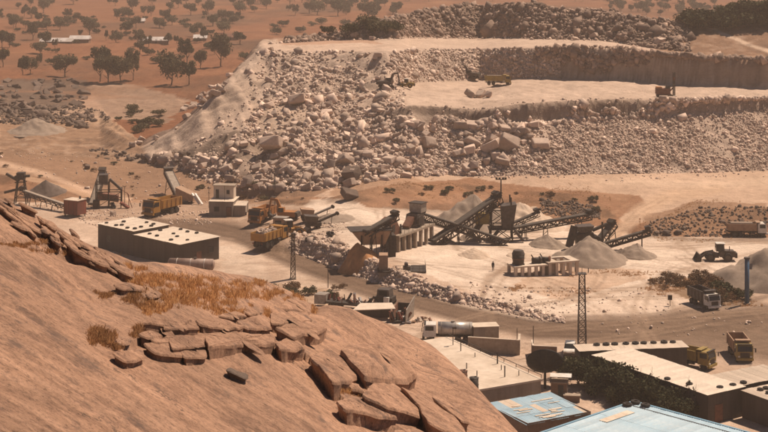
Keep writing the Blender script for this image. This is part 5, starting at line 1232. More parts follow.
def tipper(name, label, cat, px, py, rz, bed='dusty_tan', cabm='white_paint', L=7.6, W=2.5, s=1.0, load=None, high=1.0, group=None, tail=True):
    p = G(px, py); t = thing(name, label, cat, (p.x, p.y, p.z - .03), rz, group, s); hl = L / 2
    MB().box(-hl + .2, hl - .3, -.45, .45, .72, 1.0).build('chassis', 'dark_steel', t)
    cab(t, hl - 1.9, hl - .15, W, .85, 2.75, cabm)
    x0, x1, zb, zt = -hl, hl - 2.15, 1.25, 1.25 + 1.45 * high; w = W / 2; th = .1
    b = MB(); b.box(x0, x1, -w, w, zb, zb + th)
    b.hexa([(x0, -w, zb), (x1, -w, zb), (x1, -w + th, zb), (x0, -w + th, zb), (x0, -w - .04, zt), (x1, -w - .04, zt), (x1, -w + th, zt), (x0, -w + th, zt)])
    b.hexa([(x0, w - th, zb), (x1, w - th, zb), (x1, w, zb), (x0, w, zb), (x0, w - th, zt), (x1, w - th, zt), (x1, w + .04, zt), (x0, w + .04, zt)])
    b.box(x1 - th, x1, -w + th, w - th, zb + th, zt + .25); b.box(x1 - .02, x1 + .8, -w * .9, w * .9, zt + .2, zt + .3)
    bd = b.build('dump_bed', bed, t)
    for k in range(5):
        x = x0 + .4 + (x1 - x0 - .8) * k / 4
        for sy in (-1, 1): MB().box(x - .07, x + .07, sy * (w + .05) - .06, sy * (w + .05) + .06, zb, zt - .05).build('rib', bed, bd)
    if tail: MB().box(x0 - .07, x0, -w + .02, w - .02, zb + .05, zt - .1).build('tailgate', bed, bd)
    for x, dbl in ((hl - 1.0, 0), (-hl + 1.2, 1), (-hl + 2.45, 1)):
        for sy in (-1, 1): wheel(t, x, sy * (w - .2 - (.05 if dbl else 0)), .52, .5 if dbl else .32)
    MB().cyl((hl - 2.5, -w + .2, .9), (hl - 3.3, -w + .2, .9), .28).build('fuel_tank', 'mid_steel', t)
    for sy in (-1, 1): MB().box(-hl - .02, -hl + .06, sy * .8 - .15, sy * .8 + .15, .8, .98).build('tail_light', 'rust_red', t)
    if load:
        f = MB(); f.hexa([(x0 + .05, -w + th, zb + th), (x1 - th, -w + th, zb + th), (x1 - th, w - th, zb + th), (x0 + .05, w - th, zb + th), (x0 + .6, -w * .5, zt + .1), (x1 - .7, -w * .5, zt + .1), (x1 - .7, w * .5, zt + .1), (x0 + .6, w * .5, zt + .1)]); f.build('load', 'gravel_grey', t)
        if load == 'rock': heap(t, x0 + .4, x1 - .5, -w * .75, w * .75, zt - .1, 34, None, .22, .5)
    return t
tipper('dump_truck', 'orange-yellow dump truck with tall bed parked behind the long shed', 'dump truck', 162, 214.5, R(-122), 'yellow_paint', 'yellow_paint', s=1.30, high=1.0)
tipper('dump_truck', 'dump truck heaped with rock, seen from behind at the top of the haul road', 'dump truck', 270, 245, R(62), 'yellow_paint', 'yellow_paint', s=1.22, load='rock', high=.9)
tipper('dump_truck', 'orange dump truck facing the viewer just behind the rock-laden one', 'dump truck', 263, 222, R(-112), 'orange_paint', 'orange_paint', s=1.15)
tipper('dump_truck', 'ochre dump truck standing side-on on the upper quarry bench', 'dump truck', 498, 85, R(-4), 'ochre_paint', 'ochre_paint', s=.95, load='gravel')
tipper('dump_truck', 'tan dump truck with white cab driving right past the embankment', 'dump truck', 747, 236, R(-3), 'dusty_tan', 'white_paint', s=1.0, load='gravel', L=7.9)
tipper('dump_truck', 'dark dump truck turning before the burnt scrub', 'dump truck', 704, 306, R(-70), 'mid_steel', 'white_paint', s=.92, high=1.25)
tipper('dump_truck', 'yellow-grilled dump truck driving straight towards the viewer', 'dump truck', 740, 357, R(-91), 'dusty_tan', 'ochre_paint', s=.98, high=1.15)
tipper('dump_truck', 'dusty yellow-brown dump truck parked half hidden by the workshop yard wall', 'dump truck', 691, 366, R(-38), 'ochre_paint', 'ochre_paint', s=.98, L=7.2)
# tanker
p = G(449, 341); t = thing('tanker_truck', 'white tanker truck with long silver cylinder parked beside the concrete roof', 'tanker', p, R(177), scale=1.0)
MB().box(-3.4, 3.4, -.45, .45, .7, 1.0).build('chassis', 'dark_steel', t); cab(t, 2.0, 3.9, 2.4, .85, 2.7, 'white_paint', 'dark_steel')
MB().cyl((-3.6, 0, 1.95), (1.7, 0, 1.95), .98, n=24).build('tank', 'silver_tank', t, True)
for x in (-3.2, -1.0, 1.2): MB().cyl((x - .04, 0, 1.95), (x + .04, 0, 1.95), 1.01, n=24).build('band', 'pale_steel', t)
MB().cyl((-.6, 0, 2.85), (-.6, 0, 3.1), .3).build('hatch', 'pale_steel', t)
for x in (2.7, -1.4, -2.6):
    for s in (-1, 1): wheel(t, x, s * .98, .5, .4)
# white car
def car(label, px, py, rz):
    p = G(px, py); t = thing('car', label, 'car', p, rz); w = .85
    b = MB(); b.prism([(-2.1, .42), (2.1, .42), (2.12, .8), (1.95, .95), (.95, 1.02), (-1.9, 1.05), (-2.12, .9)], -w, w); bd = b.build('body', 'white_paint', t)
    c = MB(); ws = w * .84; c.hexa([(-1.75, -w * .97, 1.02), (1.0, -w * .97, 1.02), (1.0, w * .97, 1.02), (-1.75, w * .97, 1.02), (-1.35, -ws, 1.62), (.25, -ws, 1.62), (.25, ws, 1.62), (-1.35, ws, 1.62)]); c.build('glasshouse', 'dark_glass', t)
    r = MB(); r.hexa([(-1.45, -ws * 1.02, 1.60), (.35, -ws * 1.02, 1.60), (.35, ws * 1.02, 1.60), (-1.45, ws * 1.02, 1.60), (-1.3, -ws * .95, 1.70), (.15, -ws * .95, 1.70), (.15, ws * .95, 1.70), (-1.3, ws * .95, 1.70)]); r.build('roof', 'white_paint', t)
    for s in (-1, 1):
        for x in (1.3, -1.3): wheel(t, x, s * .78, .34, .22)
        MB().box(2.08, 2.16, s * .6 - .2, s * .6 + .2, .68, .86).build('headlight', 'silver_tank', bd)
        MB().box(-.35, -.27, s * w - .02, s * w + .02, .5, 1.03).build('door_seam', 'dark_steel', bd)
        for x in (-1.1, -.3, .3): MB().bar((x - .2 * (x < -1), s * w * .95, 1.02), (x * .8, s * ws, 1.62), .07).build('pillar', 'white_paint', bd)
    MB().box(2.1, 2.2, -.8, .8, .42, .6).build('bumper', 'mid_steel', bd)
car('small white car parked at the foot of the lattice mast', 570, 354, R(-100))
# wheel loader
def loader(label, px, py, rz, s=1.0, m='ochre_paint'):
    p = G(px, py); t = thing('wheel_loader', label, 'loader', p, rz, None, s)
    b = MB(); b.prism([(-3.4, .9), (-.4, .9), (-.4, 1.9), (-1.2, 2.15), (-3.2, 2.05), (-3.5, 1.6)], -.95, .95); b.build('engine_hood', m, t)
    MB().box(-3.7, -3.3, -1.1, 1.1, .8, 1.7).build('counterweight', 'dark_steel', t)
    c = MB(); c.prism([(-1.3, 1.95), (.25, 1.95), (.3, 2.6), (.05, 3.35), (-1.25, 3.35)], -.75, .75); cb = c.build('cab', 'dark_glass', t)
    MB().box(-1.45, .25, -.85, .85, 3.36, 3.48).build('roof', 'white_paint', cb)
    for x in (-1.3, .2):
        for y in (-.76, .76): MB().bar((x, y, 1.95), (x * .9, y, 3.36), .1).build('pillar', m, cb)
    MB().prism([(-.3, .7), (1.9, .7), (1.9, 1.4), (.8, 1.7), (-.3, 1.5)], -.6, .6).build('front_frame', m, t)
    for y in (-.7, .7): a = MB(); a.bar((.6, y, 1.8), (2.2, y, 1.5), .22, .4); a.bar((2.2, y, 1.5), (3.3, y, .75), .22, .4); a.build('lift_arm', m, t)
    k = MB(); k.prism([(3.2, .1), (4.5, .08), (4.5, .16), (3.4, .3), (3.3, 1.0), (3.75, 1.5), (3.65, 1.55), (3.1, 1.05)], -1.45, 1.45); bk = k.build('bucket', 'dark_steel', t)
    for y in (-1.45, 1.4): MB().prism([(3.2, .12), (4.45, .12), (3.7, 1.5), (3.15, 1.0)], y, y + .05).build('bucket_side', 'dark_steel', bk)
    for x in (1.4, -1.9):
        for y in (-1.05, 1.05): wheel(t, x, y, .85, .6, m)
    MB().cyl((-2.3, .4, 2.05), (-2.3, .4, 2.9), .08).build('exhaust', 'dark_steel', t)
loader('dark wheel loader with its bucket lowered on the pale flat at right', 717, 261, R(178), 1.0, 'mid_steel')
loader('yellowish wheel loader at the foot of the rubble on the lower bench', 405, 88, R(175), .72, 'ochre_paint')
loader('yellow loader in the thick of the machines beside the rock-laden dump truck', 291, 236, R(20), .95, 'yellow_paint')
def excavator(label, px, py, rz, s=1.0, m='ochre_paint', reach=1.0):
    p = G(px, py); t = thing('excavator', label, 'excavator', p, rz, None, s)
    for y in (-1.15, 1.15):
        k = MB(); k.prism([(-1.9, 0), (1.9, 0), (2.3, .35), (2.0, .85), (-2.0, .85), (-2.3, .35)], y - .3, y + .3); tr = k.build('track', 'dark_steel', t)
        for x in (-1.6, -.8, 0, .8, 1.6): MB().cyl((x, y - .33, .3), (x, y + .33, .3), .22, n=10).build('roller', 'mid_steel', tr)
    MB().cyl((0, 0, .8), (0, 0, 1.1), .9, n=16).build('slew_ring', 'dark_steel', t)
    MB().prism([(-2.4, 1.1), (1.5, 1.1), (1.5, 1.7), (.2, 2.1), (-2.2, 2.1), (-2.5, 1.6)], -1.25, 1.25).build('upper_body', m, t)
    MB().prism([(-3.0, 1.1), (-2.35, 1.1), (-2.25, 2.1), (-2.8, 2.0)], -1.2, 1.2).build('counterweight', 'dark_steel', t)
    c = MB(); c.prism([(.1, 1.5), (1.6, 1.5), (1.65, 2.3), (1.3, 2.95), (.1, 2.95)], .25, 1.2); cb = c.build('cab', m, t)
    MB().box(.3, 1.4, 1.19, 1.24, 2.0, 2.8).build('side_window', 'dark_glass', cb); MB().hexa([(1.68, .35, 1.7), (1.68, 1.1, 1.7), (1.6, 1.1, 1.7), (1.6, .35, 1.7), (1.42, .35, 2.8), (1.42, 1.1, 2.8), (1.3, 1.1, 2.8), (1.3, .35, 2.8)])
    g = MB(); g.hexa([(1.68, .35, 1.7), (1.68, 1.1, 1.7), (1.6, 1.1, 1.7), (1.6, .35, 1.7), (1.42, .35, 2.8), (1.42, 1.1, 2.8), (1.3, 1.1, 2.8), (1.3, .35, 2.8)]); g.build('windscreen', 'dark_glass', cb)
    b = MB(); b.bar((1.0, -.3, 1.7), (2.8 * reach, -.3, 4.3), .45, .6); b.bar((2.8 * reach, -.3, 4.3), (4.6 * reach, -.3, 4.4), .4, .5); b.build('boom', m, t)
    b = MB(); b.bar((4.5 * reach, -.3, 4.6), (5.1 * reach, -.3, 1.9), .35, .45); b.build('stick', m, t)
    b = MB(); b.cyl((1.6, -.3, 1.9), (2.9 * reach, -.3, 3.6), .12); b.cyl((3.2 * reach, -.3, 4.8), (4.4 * reach, -.3, 4.9), .1); b.build('ram', 'pale_steel', t)
    b = MB(); x = 5.1 * reach; b.prism([(x - .2, 2.0), (x + .3, 1.7), (x + .2, .9), (x - .5, .55), (x - .9, 1.0), (x - .5, 1.1), (x - .2, 1.4)], -.85, .25); b.build('bucket', 'dark_steel', t)
excavator('dark excavator at the foot of the upper face left of the ochre dump truck', 472, 79, R(150), .85, 'mid_steel')
excavator('dark green-brown excavator parked beside the small loader on the lower bench', 386, 88, R(10), .85, 'mid_steel', .8)
excavator('orange excavator with raised boom behind the rock-laden dump truck', 286, 221, R(165), 1.0, 'orange_paint', .75)
# drill rig
p = G(665, 97); t = thing('drill_rig', 'orange-brown blast-hole drill rig with upright mast on the lower bench', 'drill rig', p, R(0))
for y in (-.9, .9): MB().prism([(-1.9, 0), (1.6, 0), (1.9, .35), (1.6, .7), (-1.9, .7), (-2.2, .35)], y - .25, y + .25).build('track', 'dark_steel', t)
MB().box(-2.3, 1.2, -1.1, 1.1, .75, 2.2).build('engine_housing', 'rust', t); MB().box(-2.2, -.9, -1.0, 1.0, 2.21, 2.6).build('compressor', 'orange_paint', t); MB().box(.0, 1.2, -1.0, .2, 2.21, 2.9).build('cab', 'dark_glass', t)
ms = MB()
for x in (2.0, 2.5):
    for y in (-.25, .25): ms.bar((x, y, .2), (x, y, 6.2), .1)
for i in range(12): ms.bar((2.0, -.25, .2 + i * .5), (2.5, .25, .7 + i * .5), .06); ms.bar((2.5, -.25, .2 + i * .5), (2.0, .25, .7 + i * .5), .06)
ms.build('mast', 'dark_steel', t); MB().cyl((2.25, 0, .0), (2.25, 0, 5.8), .09).build('drill_rod', 'mid_steel', t); MB().box(1.95, 2.6, -.3, .3, 4.2, 5.0).build('drill_head', 'rust', t)
mb = MB(); mb.bar((1.0, 0, 1.2), (2.1, 0, 2.4), .3); mb.build('mast_arm', 'rust', t); MB().box(1.7, 2.8, -.6, .6, 0, .35).build('dust_hood', 'white_paint', t)
# mobile screens with raised conveyors right of the machines
for px, py, lab, sg in ((309, 222, 'small mobile screen with pale conveyor raised to the right, upper one', 1), (313, 229, 'small mobile screen with dark conveyor raised to the right, lower one', 1)):
    p = G(px, py); t = thing('mobile_screen', lab, 'machine', p, R(12))
    MB().box(-1.6, 1.6, -1.1, 1.1, .7, 1.4).build('frame', 'dark_steel', t)
    mb = MB(); mb.hexa([(-1.4, -.9, 1.4), (.8, -.9, 1.4), (.8, .9, 1.4), (-1.4, .9, 1.4), (-1.8, -1.2, 2.9), (1.0, -1.2, 2.6), (1.0, 1.2, 2.6), (-1.8, 1.2, 2.9)]); mb.build('hopper', 'dusty_tan' if py < 225 else 'mid_steel', t)
    mb = MB(); mb.bar((.4, 0, 1.2), (5.0, 0, 3.0), .8, .35); mb.build('conveyor_boom', 'pale_steel' if py < 225 else 'dark_steel', t); MB().cyl((5.0, -.45, 3.0), (5.0, .45, 3.0), .35).build('head_pulley', 'dark_steel', t); MB().bar((3.6, 0, 0), (3.9, 0, 2.5), .12).build('prop', 'dark_steel', t)
    for x in (-1, 1):
        for y in (-1, 1): wheel(t, x, y, .42, .3)
# cabin between machines
p = G(281, 229); t = thing('site_cabin', 'dusty generator cabin amid the machines by the haul road', 'cabin', p, R(-15)); MB().box(-1.4, 1.4, -1, 1, .3, 2.4).build('body', 'dusty_tan', t); MB().box(-1.5, 1.5, -1.1, 1.1, 2.4, 2.5).build('roof', 'pale_steel', t); MB().box(-.9, .4, -1.04, -1, .6, 1.9).build('louvre', 'dark_steel', t); MB().box(-1.3, 1.3, -.8, .8, -.1, .3).build('skid', 'dark_steel', t)
# piles of old tyres on the bank
for px, py, lab in ((311, 241, 'heap of black tyres on the bank, nearer one'), (330, 236, 'heap of black tyres on the bank, farther one')):
    for k in range(6):
        q = G(px + random.uniform(-4, 4), py + random.uniform(-1.5, 1.5)); tyre((q.x, q.y, q.z + (.35 if k > 3 else 0) + .1), 'old machine tyre in the ' + lab, lab, random.uniform(1.3, 1.7), random.uniform(-.7, .7))
# scrap yard by the hill
p = G(353, 309); t = thing('scrap_trailer', 'long flatbed trailer piled with rusty scrap below the haul road', 'trailer', (p.x, p.y, p.z), R(-21))
MB().box(-4.8, 4.4, -1.25, 1.25, .8, 1.15).build('flatbed', 'dark_steel', t)
for x in (-3.6, -2.4, 3.2):
    for y in (-1.0, 1.0): wheel(t, x, y, .48, .32)
for i in range(26):
    x, y, r_ = random.uniform(-4.4, 4), random.uniform(-1, 1), random.uniform(.3, .9); mb = MB(); a = random.uniform(0, 3); b = random.uniform(-.5, 1.1)
    mb.bar((x, y, 1.2), (x + r_ * math.cos(a), y + r_ * .6 * math.sin(a), 1.3 + abs(b) * r_ * 1.6), random.uniform(.1, .4), random.uniform(.08, .35)); mb.build('scrap_piece', random.choice(['rust', 'rust_red', 'dark_steel', 'mid_steel', 'pale_steel', 'white_paint']), t)
MB().box(-6.5, -4.6, -1.3, .9, .6, 2.2).build('front_box', 'pale_steel', t)
for x in (-4.5, -1.5, 1.5, 4.3): MB().bar((x, -1.2, 1.15), (x, -1.2, 2.2), .1).build('stake', 'rust', t)
p = G(373, 318.5); t = thing('scrap_shed', 'low open shed with bright pale roof among the scrap', 'shed', p, R(3))
rf = MB(); rf.hexa([(-3.4, -2.0, 1.75), (3.6, -1.4, 1.75), (3.2, 1.6, 2.0), (-2.0, 1.6, 2.0), (-3.4, -2.0, 1.87), (3.6, -1.4, 1.87), (3.2, 1.6, 2.12), (-2.0, 1.6, 2.12)]); rf.build('roof', 'cream_sheet', t)
for x, y in ((-3.0, -1.6), (3.2, -1.1), (2.9, 1.3), (-1.8, 1.3)): MB().bar((x, y, -.3), (x, y, 1.9), .14).build('post', 'dark_steel', t)
MB().box(-2.6, 2.8, .2, 1.3, -.2, 1.75).build('back_wall', 'dark_block', t)
p = G(402, 320); t = thing('scrap_skip', 'tilted steel skip body full of scrap at the end of the scrap heap', 'skip', p, R(74))
mb = MB(); mb.hexa([(-2.4, -1.3, 0), (2.4, -1.3, 0), (2.4, -1.15, 0), (-2.4, -1.15, 0), (-2.6, -1.5, 2.3), (2.6, -1.5, 3.4), (2.6, -1.35, 3.4), (-2.6, -1.35, 2.3)]); mb.build('side_plate', 'pale_steel', t)
mb = MB(); mb.hexa([(-2.4, 1.15, 0), (2.4, 1.15, 0), (2.4, 1.3, 0), (-2.4, 1.3, 0), (-2.6, 1.35, 1.5), (2.6, 1.35, 2.2), (2.6, 1.5, 2.2), (-2.6, 1.5, 1.5)]); mb.build('side_plate', 'rust', t)
MB().box(-2.4, 2.4, -1.15, 1.15, .0, .3).build('floor_plate', 'dark_steel', t); MB().box(2.4, 2.55, -1.3, 1.3, .0, 2.2).build('end_plate', 'dark_steel', t)
for i in range(14):
    x, y, r_ = random.uniform(-2.2, 2.2), random.uniform(-1, 1), random.uniform(.4, .9); mb = MB(); a = random.uniform(0, 6)
    mb.bar((x, y, .3), (x + r_ * math.cos(a), y + r_ * math.sin(a), .5 + random.uniform(.2, 1.3)), random.uniform(.15, .6), random.uniform(.1, .4)); mb.build('scrap_piece', random.choice(['rust', 'rust_red', 'dark_steel', 'white_paint']), t)
p = G(385, 304); t = thing('scrap_cab', 'dark stripped machine cab standing behind the scrap shed', 'scrap cab', p, R(-20)); MB().box(-1.6, 1.6, -1.1, 1.1, .5, 1.3).build('frame', 'dark_steel', t)
mb = MB(); mb.prism([(-1.2, 1.3), (1.2, 1.3), (1.0, 2.6), (-1.0, 2.6)], -1, 1); cb = mb.build('cab', 'mid_steel', t); MB().box(-.7, .7, -1.04, -1.0, 1.6, 2.4).build('window', 'dark_glass', cb); MB().box(.3, 1.2, -1.6, -1.1, .4, 1.5).build('panel', 'white_paint', t)
for x in (-1.2, 1.2): wheel(t, x, -1.0, .5, .35); wheel(t, x, 1.0, .5, .35)
p = G(424, 322) ; t = thing('rubbish_heap', 'pale heap of rubbish between the scrap skip and the tanker truck', 'rubbish', p)
for i in range(22):
    mb = MB(); x, y = random.uniform(-3.6, 1.2), random.uniform(-1.2, 1.2); r_ = random.uniform(.25, .6); a = random.uniform(0, 6); mb.bar((x, y, .05), (x + r_ * math.cos(a), y + r_ * math.sin(a), random.uniform(.2, .8)), r_ * 1.2, r_ * .5); mb.build('rubbish_piece', random.choice(['pale_concrete', 'white_paint', 'dusty_tan', 'mid_steel', 'rust']), t)
# the lone worker
def person(label, px, py, h=1.75, rz=0.0):
    p = G(px, py); V = [(0, 0, .95), (0, 0, 1.18), (0, 0, 1.42), (0, 0, 1.52), (0, .01, 1.60), (0, .02, 1.72), (-.10, 0, .88), (-.11, .04, .50), (-.12, -.02, .08), (-.12, .13, .04), (.10, 0, .88), (.12, .10, .50), (.12, .0, .09), (.12, .16, .06), (-.19, 0, 1.40), (-.25, -.02, 1.12), (-.24, .10, .88), (-.23, .14, .80), (.19, 0, 1.40), (.25, -.04, 1.12), (.25, .05, .87), (.24, .09, .79)]
    E = [(0, 1), (1, 2), (2, 3), (3, 4), (4, 5), (0, 6), (6, 7), (7, 8), (8, 9), (0, 10), (10, 11), (11, 12), (12, 13), (2, 14), (14, 15), (15, 16), (16, 17), (2, 18), (18, 19), (19, 20), (20, 21)]
    rad = [.15, .14, .15, .06, .085, .075, .10, .075, .055, .045, .10, .075, .055, .045, .075, .055, .04, .035, .075, .055, .04, .035]
    me = bpy.data.meshes.new('person'); me.from_pydata(V, E, []); me.materials.append(M['dark_cloth']); o = link('person', me, None, p); o.rotation_euler = (0, 0, rz); o.scale = (h / 1.78,) * 3
    sk = o.modifiers.new('skin', 'SKIN'); 
    for i, r_ in enumerate(rad): me.skin_vertices[0].data[i].radius = (r_, r_); me.skin_vertices[0].data[i].use_root = (i == 0)
    sb = o.modifiers.new('sub', 'SUBSURF'); sb.levels = 1; sb.render_levels = 2
    tag(o, label, 'person')
    hb = MB().cyl((0, .0, 1.69), (0, .0, 1.80), .105, .06, 12); hb.build('hair', 'tyre_rubber', o, True)
    hd = MB()
    for x in (-.24, .24):
        for k in range(4): hd.bar((x + (k - 1.5) * .018, .12, .80), (x + (k - 1.5) * .02, .15, .70 + abs(k - 1.5) * .012), .017)
        hd.bar((x - .04 * (1 if x > 0 else -1), .12, .80), (x - .065 * (1 if x > 0 else -1), .16, .74), .018)
    hd.build('fingers', 'skin', o)
person('worker in dark clothes walking alone across the pale yard', 493, 271, 1.75, R(200))
# ------------------------------------------------------------------ vegetation
def crown_mesh(name, rx, rz, z0, n, leaf, m, seed, lobes=9, flat=.5):
    rs = np.random.RandomState(seed); cs = []
    for i in range(lobes):
        a = rs.uniform(0, 6.28); r = rx * rs.uniform(.15, .8) ; cs.append((r * math.cos(a), r * math.sin(a), z0 + rz * rs.uniform(-.5, .9), rx * rs.uniform(.28, .5)))
    cs = np.array(cs); k = rs.randint(0, lobes, n); d = rs.normal(size=(n, 3)); d /= np.linalg.norm(d, axis=1)[:, None]; d *= (rs.rand(n)[:, None] ** .45)
    d[:, 2] *= flat + .2; P = cs[k, :3] + d * cs[k, 3:4]
    a = rs.normal(size=(n, 3)); a /= np.linalg.norm(a, axis=1)[:, None]; b = np.cross(a, rs.normal(size=(n, 3))); b /= np.linalg.norm(b, axis=1)[:, None]
    s = leaf * rs.uniform(.6, 1.4, n)[:, None]; V = np.stack([P - a * s, P + b * s * .5, P + a * s, P - b * s * .5], 1).reshape(-1, 3)
    return npmesh(name, V, np.arange(4 * n).reshape(-1, 4), m)
def trunk_mesh(h, rx, r0, seed, multi=1):
    multi = 1
    rg = random.Random(seed); mb = MB()
    for k in range(multi):
        a = rg.uniform(0, 6.28); sp = .25 if multi > 1 else 0; x, y, z = sp * math.cos(a), sp * math.sin(a), -.4; r = r0
        pts = [(x, y, z)]; 
        for i in range(4):
            x += rg.uniform(-.2, .2) + sp * math.cos(a); y += rg.uniform(-.2, .2) + sp * math.sin(a); z += (h + .4) / 4; pts.append((x, y, z))
        for i in range(4): mb.cyl(pts[i], pts[i + 1], r * (1 - .14 * i), r * (1 - .14 * (i + 1)), 7, False)
        for j in range(5):
            b = rg.uniform(0, 6.28); q = pts[2 + j % 3]; e = (q[0] + rx * .55 * math.cos(b), q[1] + rx * .55 * math.sin(b), q[2] + h * rg.uniform(.3, .75)); mb.cyl(q, e, r * .5, r * .15, 5, False)
    return mb.mesh('trunk', 'bark')
TV = []   # (trunk, crown, height)
for i in range(7):
    h = 2.6 + .35 * (i % 4); rx = 3.0 + .5 * (i % 3)
    TV.append((trunk_mesh(h, rx, .22, i), crown_mesh('crown', rx, 2.1 + .4 * (i % 2), h + 1.3, 1700, .36, 'leaf_plain' if i % 3 else 'leaf_dark', 20 + i, 15 + i % 4, .8), h + 4.0))
BV = [(trunk_mesh(.7, 1.2, .07, 60 + i, 4), crown_mesh('crown', 1.6, .75, 1.25, 2200, .12, 'leaf_dark', 70 + i, 14, .8), 2.4) for i in range(5)]
SV = [(trunk_mesh(.5, 1.2, .06, 80 + i, 3), crown_mesh('crown', 1.7, .6, 1.0, 700, .2, 'leaf_dark' if i < 2 else 'leaf_plain', 90 + i, 10, .7), 2.0) for i in range(4)]
def plant(name, label, cat, p, var, hgt, group=None, wide=1.0):
    t = thing(name, label, cat, p, random.uniform(0, 6.28), group); s = hgt / var[2]; t.scale = (s * wide, s * wide, s)
    link('trunk', var[0], t); link('crown', var[1], t); return t
# trees one can point at: column, row of the foot, height in photo pixels, width factor, words
TREES = [(65, 77, 24, 1.1, 'broad dark tree behind the dark outcrop'), (108, 84, 30, .9, 'dark tree, left of the two-tree clump in front of the plain'), (120, 83, 28, .9, 'dark tree, right of the two-tree clump in front of the plain'), (100, 82, 38, .6, 'tall thin grey tree left of the two-tree clump'), (133, 80, 32, .5, 'thin sparse tree right of the two-tree clump'),
 (171, 86, 38, .8, 'large grey tree alone before the middle farm building'), (189, 84, 26, .9, 'dense dark tree at the foot of the quarry spur, lowest of the group'), (201, 69, 20, .8, 'small dark tree behind the one at the spur foot'), (187, 64, 28, .9, 'grey-green tree straight above the tree at the spur foot'), (221, 66, 34, .8, 'pale tree nearest the quarry spur slope'),
 (30, 74, 20, .8, 'small tree behind the left end of the dark outcrop'), (23, 75, 19, .8, 'pale small tree at the left behind the dark outcrop'), (39, 66, 14, .5, 'slim dark bush-like tree between outcrop and long farm building'), (3, 66, 20, .8, 'dark tree cut by the left edge'), (10, 48, 16, .9, 'left tree of the pair near the left edge above the outcrop'), (2, 47, 18, .8, 'tree touching the left edge level with the farm buildings'),
 (33, 40, 18, .9, 'dark round tree left of the bright farmhouse'), (89, 36, 19, .9, 'dark tree just right of the bright farmhouse'), (126, 35, 14, 1.3, 'dark flat-topped tree in the middle of the plain'), (116, 43, 12, 1.2, 'low dense tree left of the middle farm building'), (140, 46, 14, .7, 'tree in front of the middle farm building, left end'), (168, 45, 13, 1.1, 'tree at the right end of the middle farm building'), (204, 42, 17, .8, 'dark round tree behind the short hut'), (106, 41, 12, .5, 'narrow upright tree between the two farmsteads'),
 (55, 49, 11, .8, 'small tree before the long low farm building'), (240, 44, 14, 1.2, 'tree beside the crest of the quarry spur'), (222, 46, 12, 1.3, 'bushy tree below the spur crest hut'), (43, 13, 15, 1, 'upper left tree near the top edge, tall one'), (132, 12, 15, .9, 'tree near the top edge above the middle farm building'), (208, 14, 15, .9, 'dark tree near the top edge left of the spur'), (317, 15, 18, 1, 'round tree behind the left end of the upper bench'), (338, 16, 19, 1, 'tall tree second along behind the upper bench'), (368, 22, 22, 1, 'largest tree behind the upper bench'), (396, 14, 14, 1.1, 'tree between the upper bench and the spoil ridge crest'), (620, 11, 11, 1, 'tree showing over the spoil ridge, right part'), (638, 12, 10, 1, 'small tree over the spoil ridge beside the dark hill')]
for px, py, hp, wd, lab in TREES:
    p = G(px, py); plant('acacia_tree', lab, 'tree', p, random.choice(TV), hp * .9 * p.y / F, 'trees on the dry plain', wd)
rg2 = random.Random(21)
def zone(px, py): return 'left of the spur' if px < 250 else ('behind the upper bench' if px < 470 else 'beyond the spoil ridge')
cnt = 0
while cnt < 260:
    px = rg2.uniform(-5, 720); py = rg2.uniform(-6, 58) if px < 240 else rg2.uniform(-6, 16)
    if px < 240 and py > 30 and rg2.random() < .6: continue
    if px < 240 and rg2.random() < .35: py = rg2.uniform(17, 30)
    if 400 < px < 600 and py > 2: continue
    p = G(px, py)
    if p.y < 560: continue
    sz = rg2.uniform(3.5, 8); band = 'far out near the top edge' if py < 8 else ('in the middle distance' if py < 28 else 'near the farmsteads')
    plant('acacia_tree', 'small grey-green tree ' + band + ' of the plain ' + zone(px, py), 'tree', p, rg2.choice(TV), sz, 'small trees scattered over the plain', rg2.uniform(.8, 1.3)); cnt += 1
for i in range(70):
    px, py = rg2.uniform(0, 245), rg2.uniform(14, 74) if i % 2 else rg2.uniform(17, 30); p = G(px, py)
    if p.y < 560: continue
    plant('low_bush', 'low dark bush on the plain left of the quarry spur', 'bush', p, rg2.choice(SV), rg2.uniform(1.5, 3.0), 'bushes on the plain', 1.3)
for i in range(16):
    px, py = rg2.uniform(262, 400), rg2.uniform(22, 36); p = G(px, py)
    plant('low_bush', 'dark bush on the rim behind the upper bench', 'bush', p, rg2.choice(SV), rg2.uniform(2.2, 4.2), 'bushes on the upper bench rim', 1.3)
# dark wooded knoll at top right
for i in range(40):
    f = rg2.random(); px = 688 + 90 * f; py = 28 - 5 * f + rg2.uniform(-3, 4)
    p = G(px, py); plant('knoll_bush', 'dark bush in the thicket on the knoll at the top right', 'bush', p, rg2.choice(SV[:2]), rg2.uniform(2.8, 5.2), 'thicket on the knoll', 1.25)
for px, py, hp, lab in ((735, 25, 24, 'tall dark tree at the top of the knoll, left one'), (752, 24, 25, 'tall dark tree at the top of the knoll, middle one'), (766, 24, 25, 'tall dark tree on the knoll cut by the right edge')):
    p = G(px, py); plant('knoll_tree', lab, 'tree', p, TV[0], hp * p.y / F, None, 1.4)
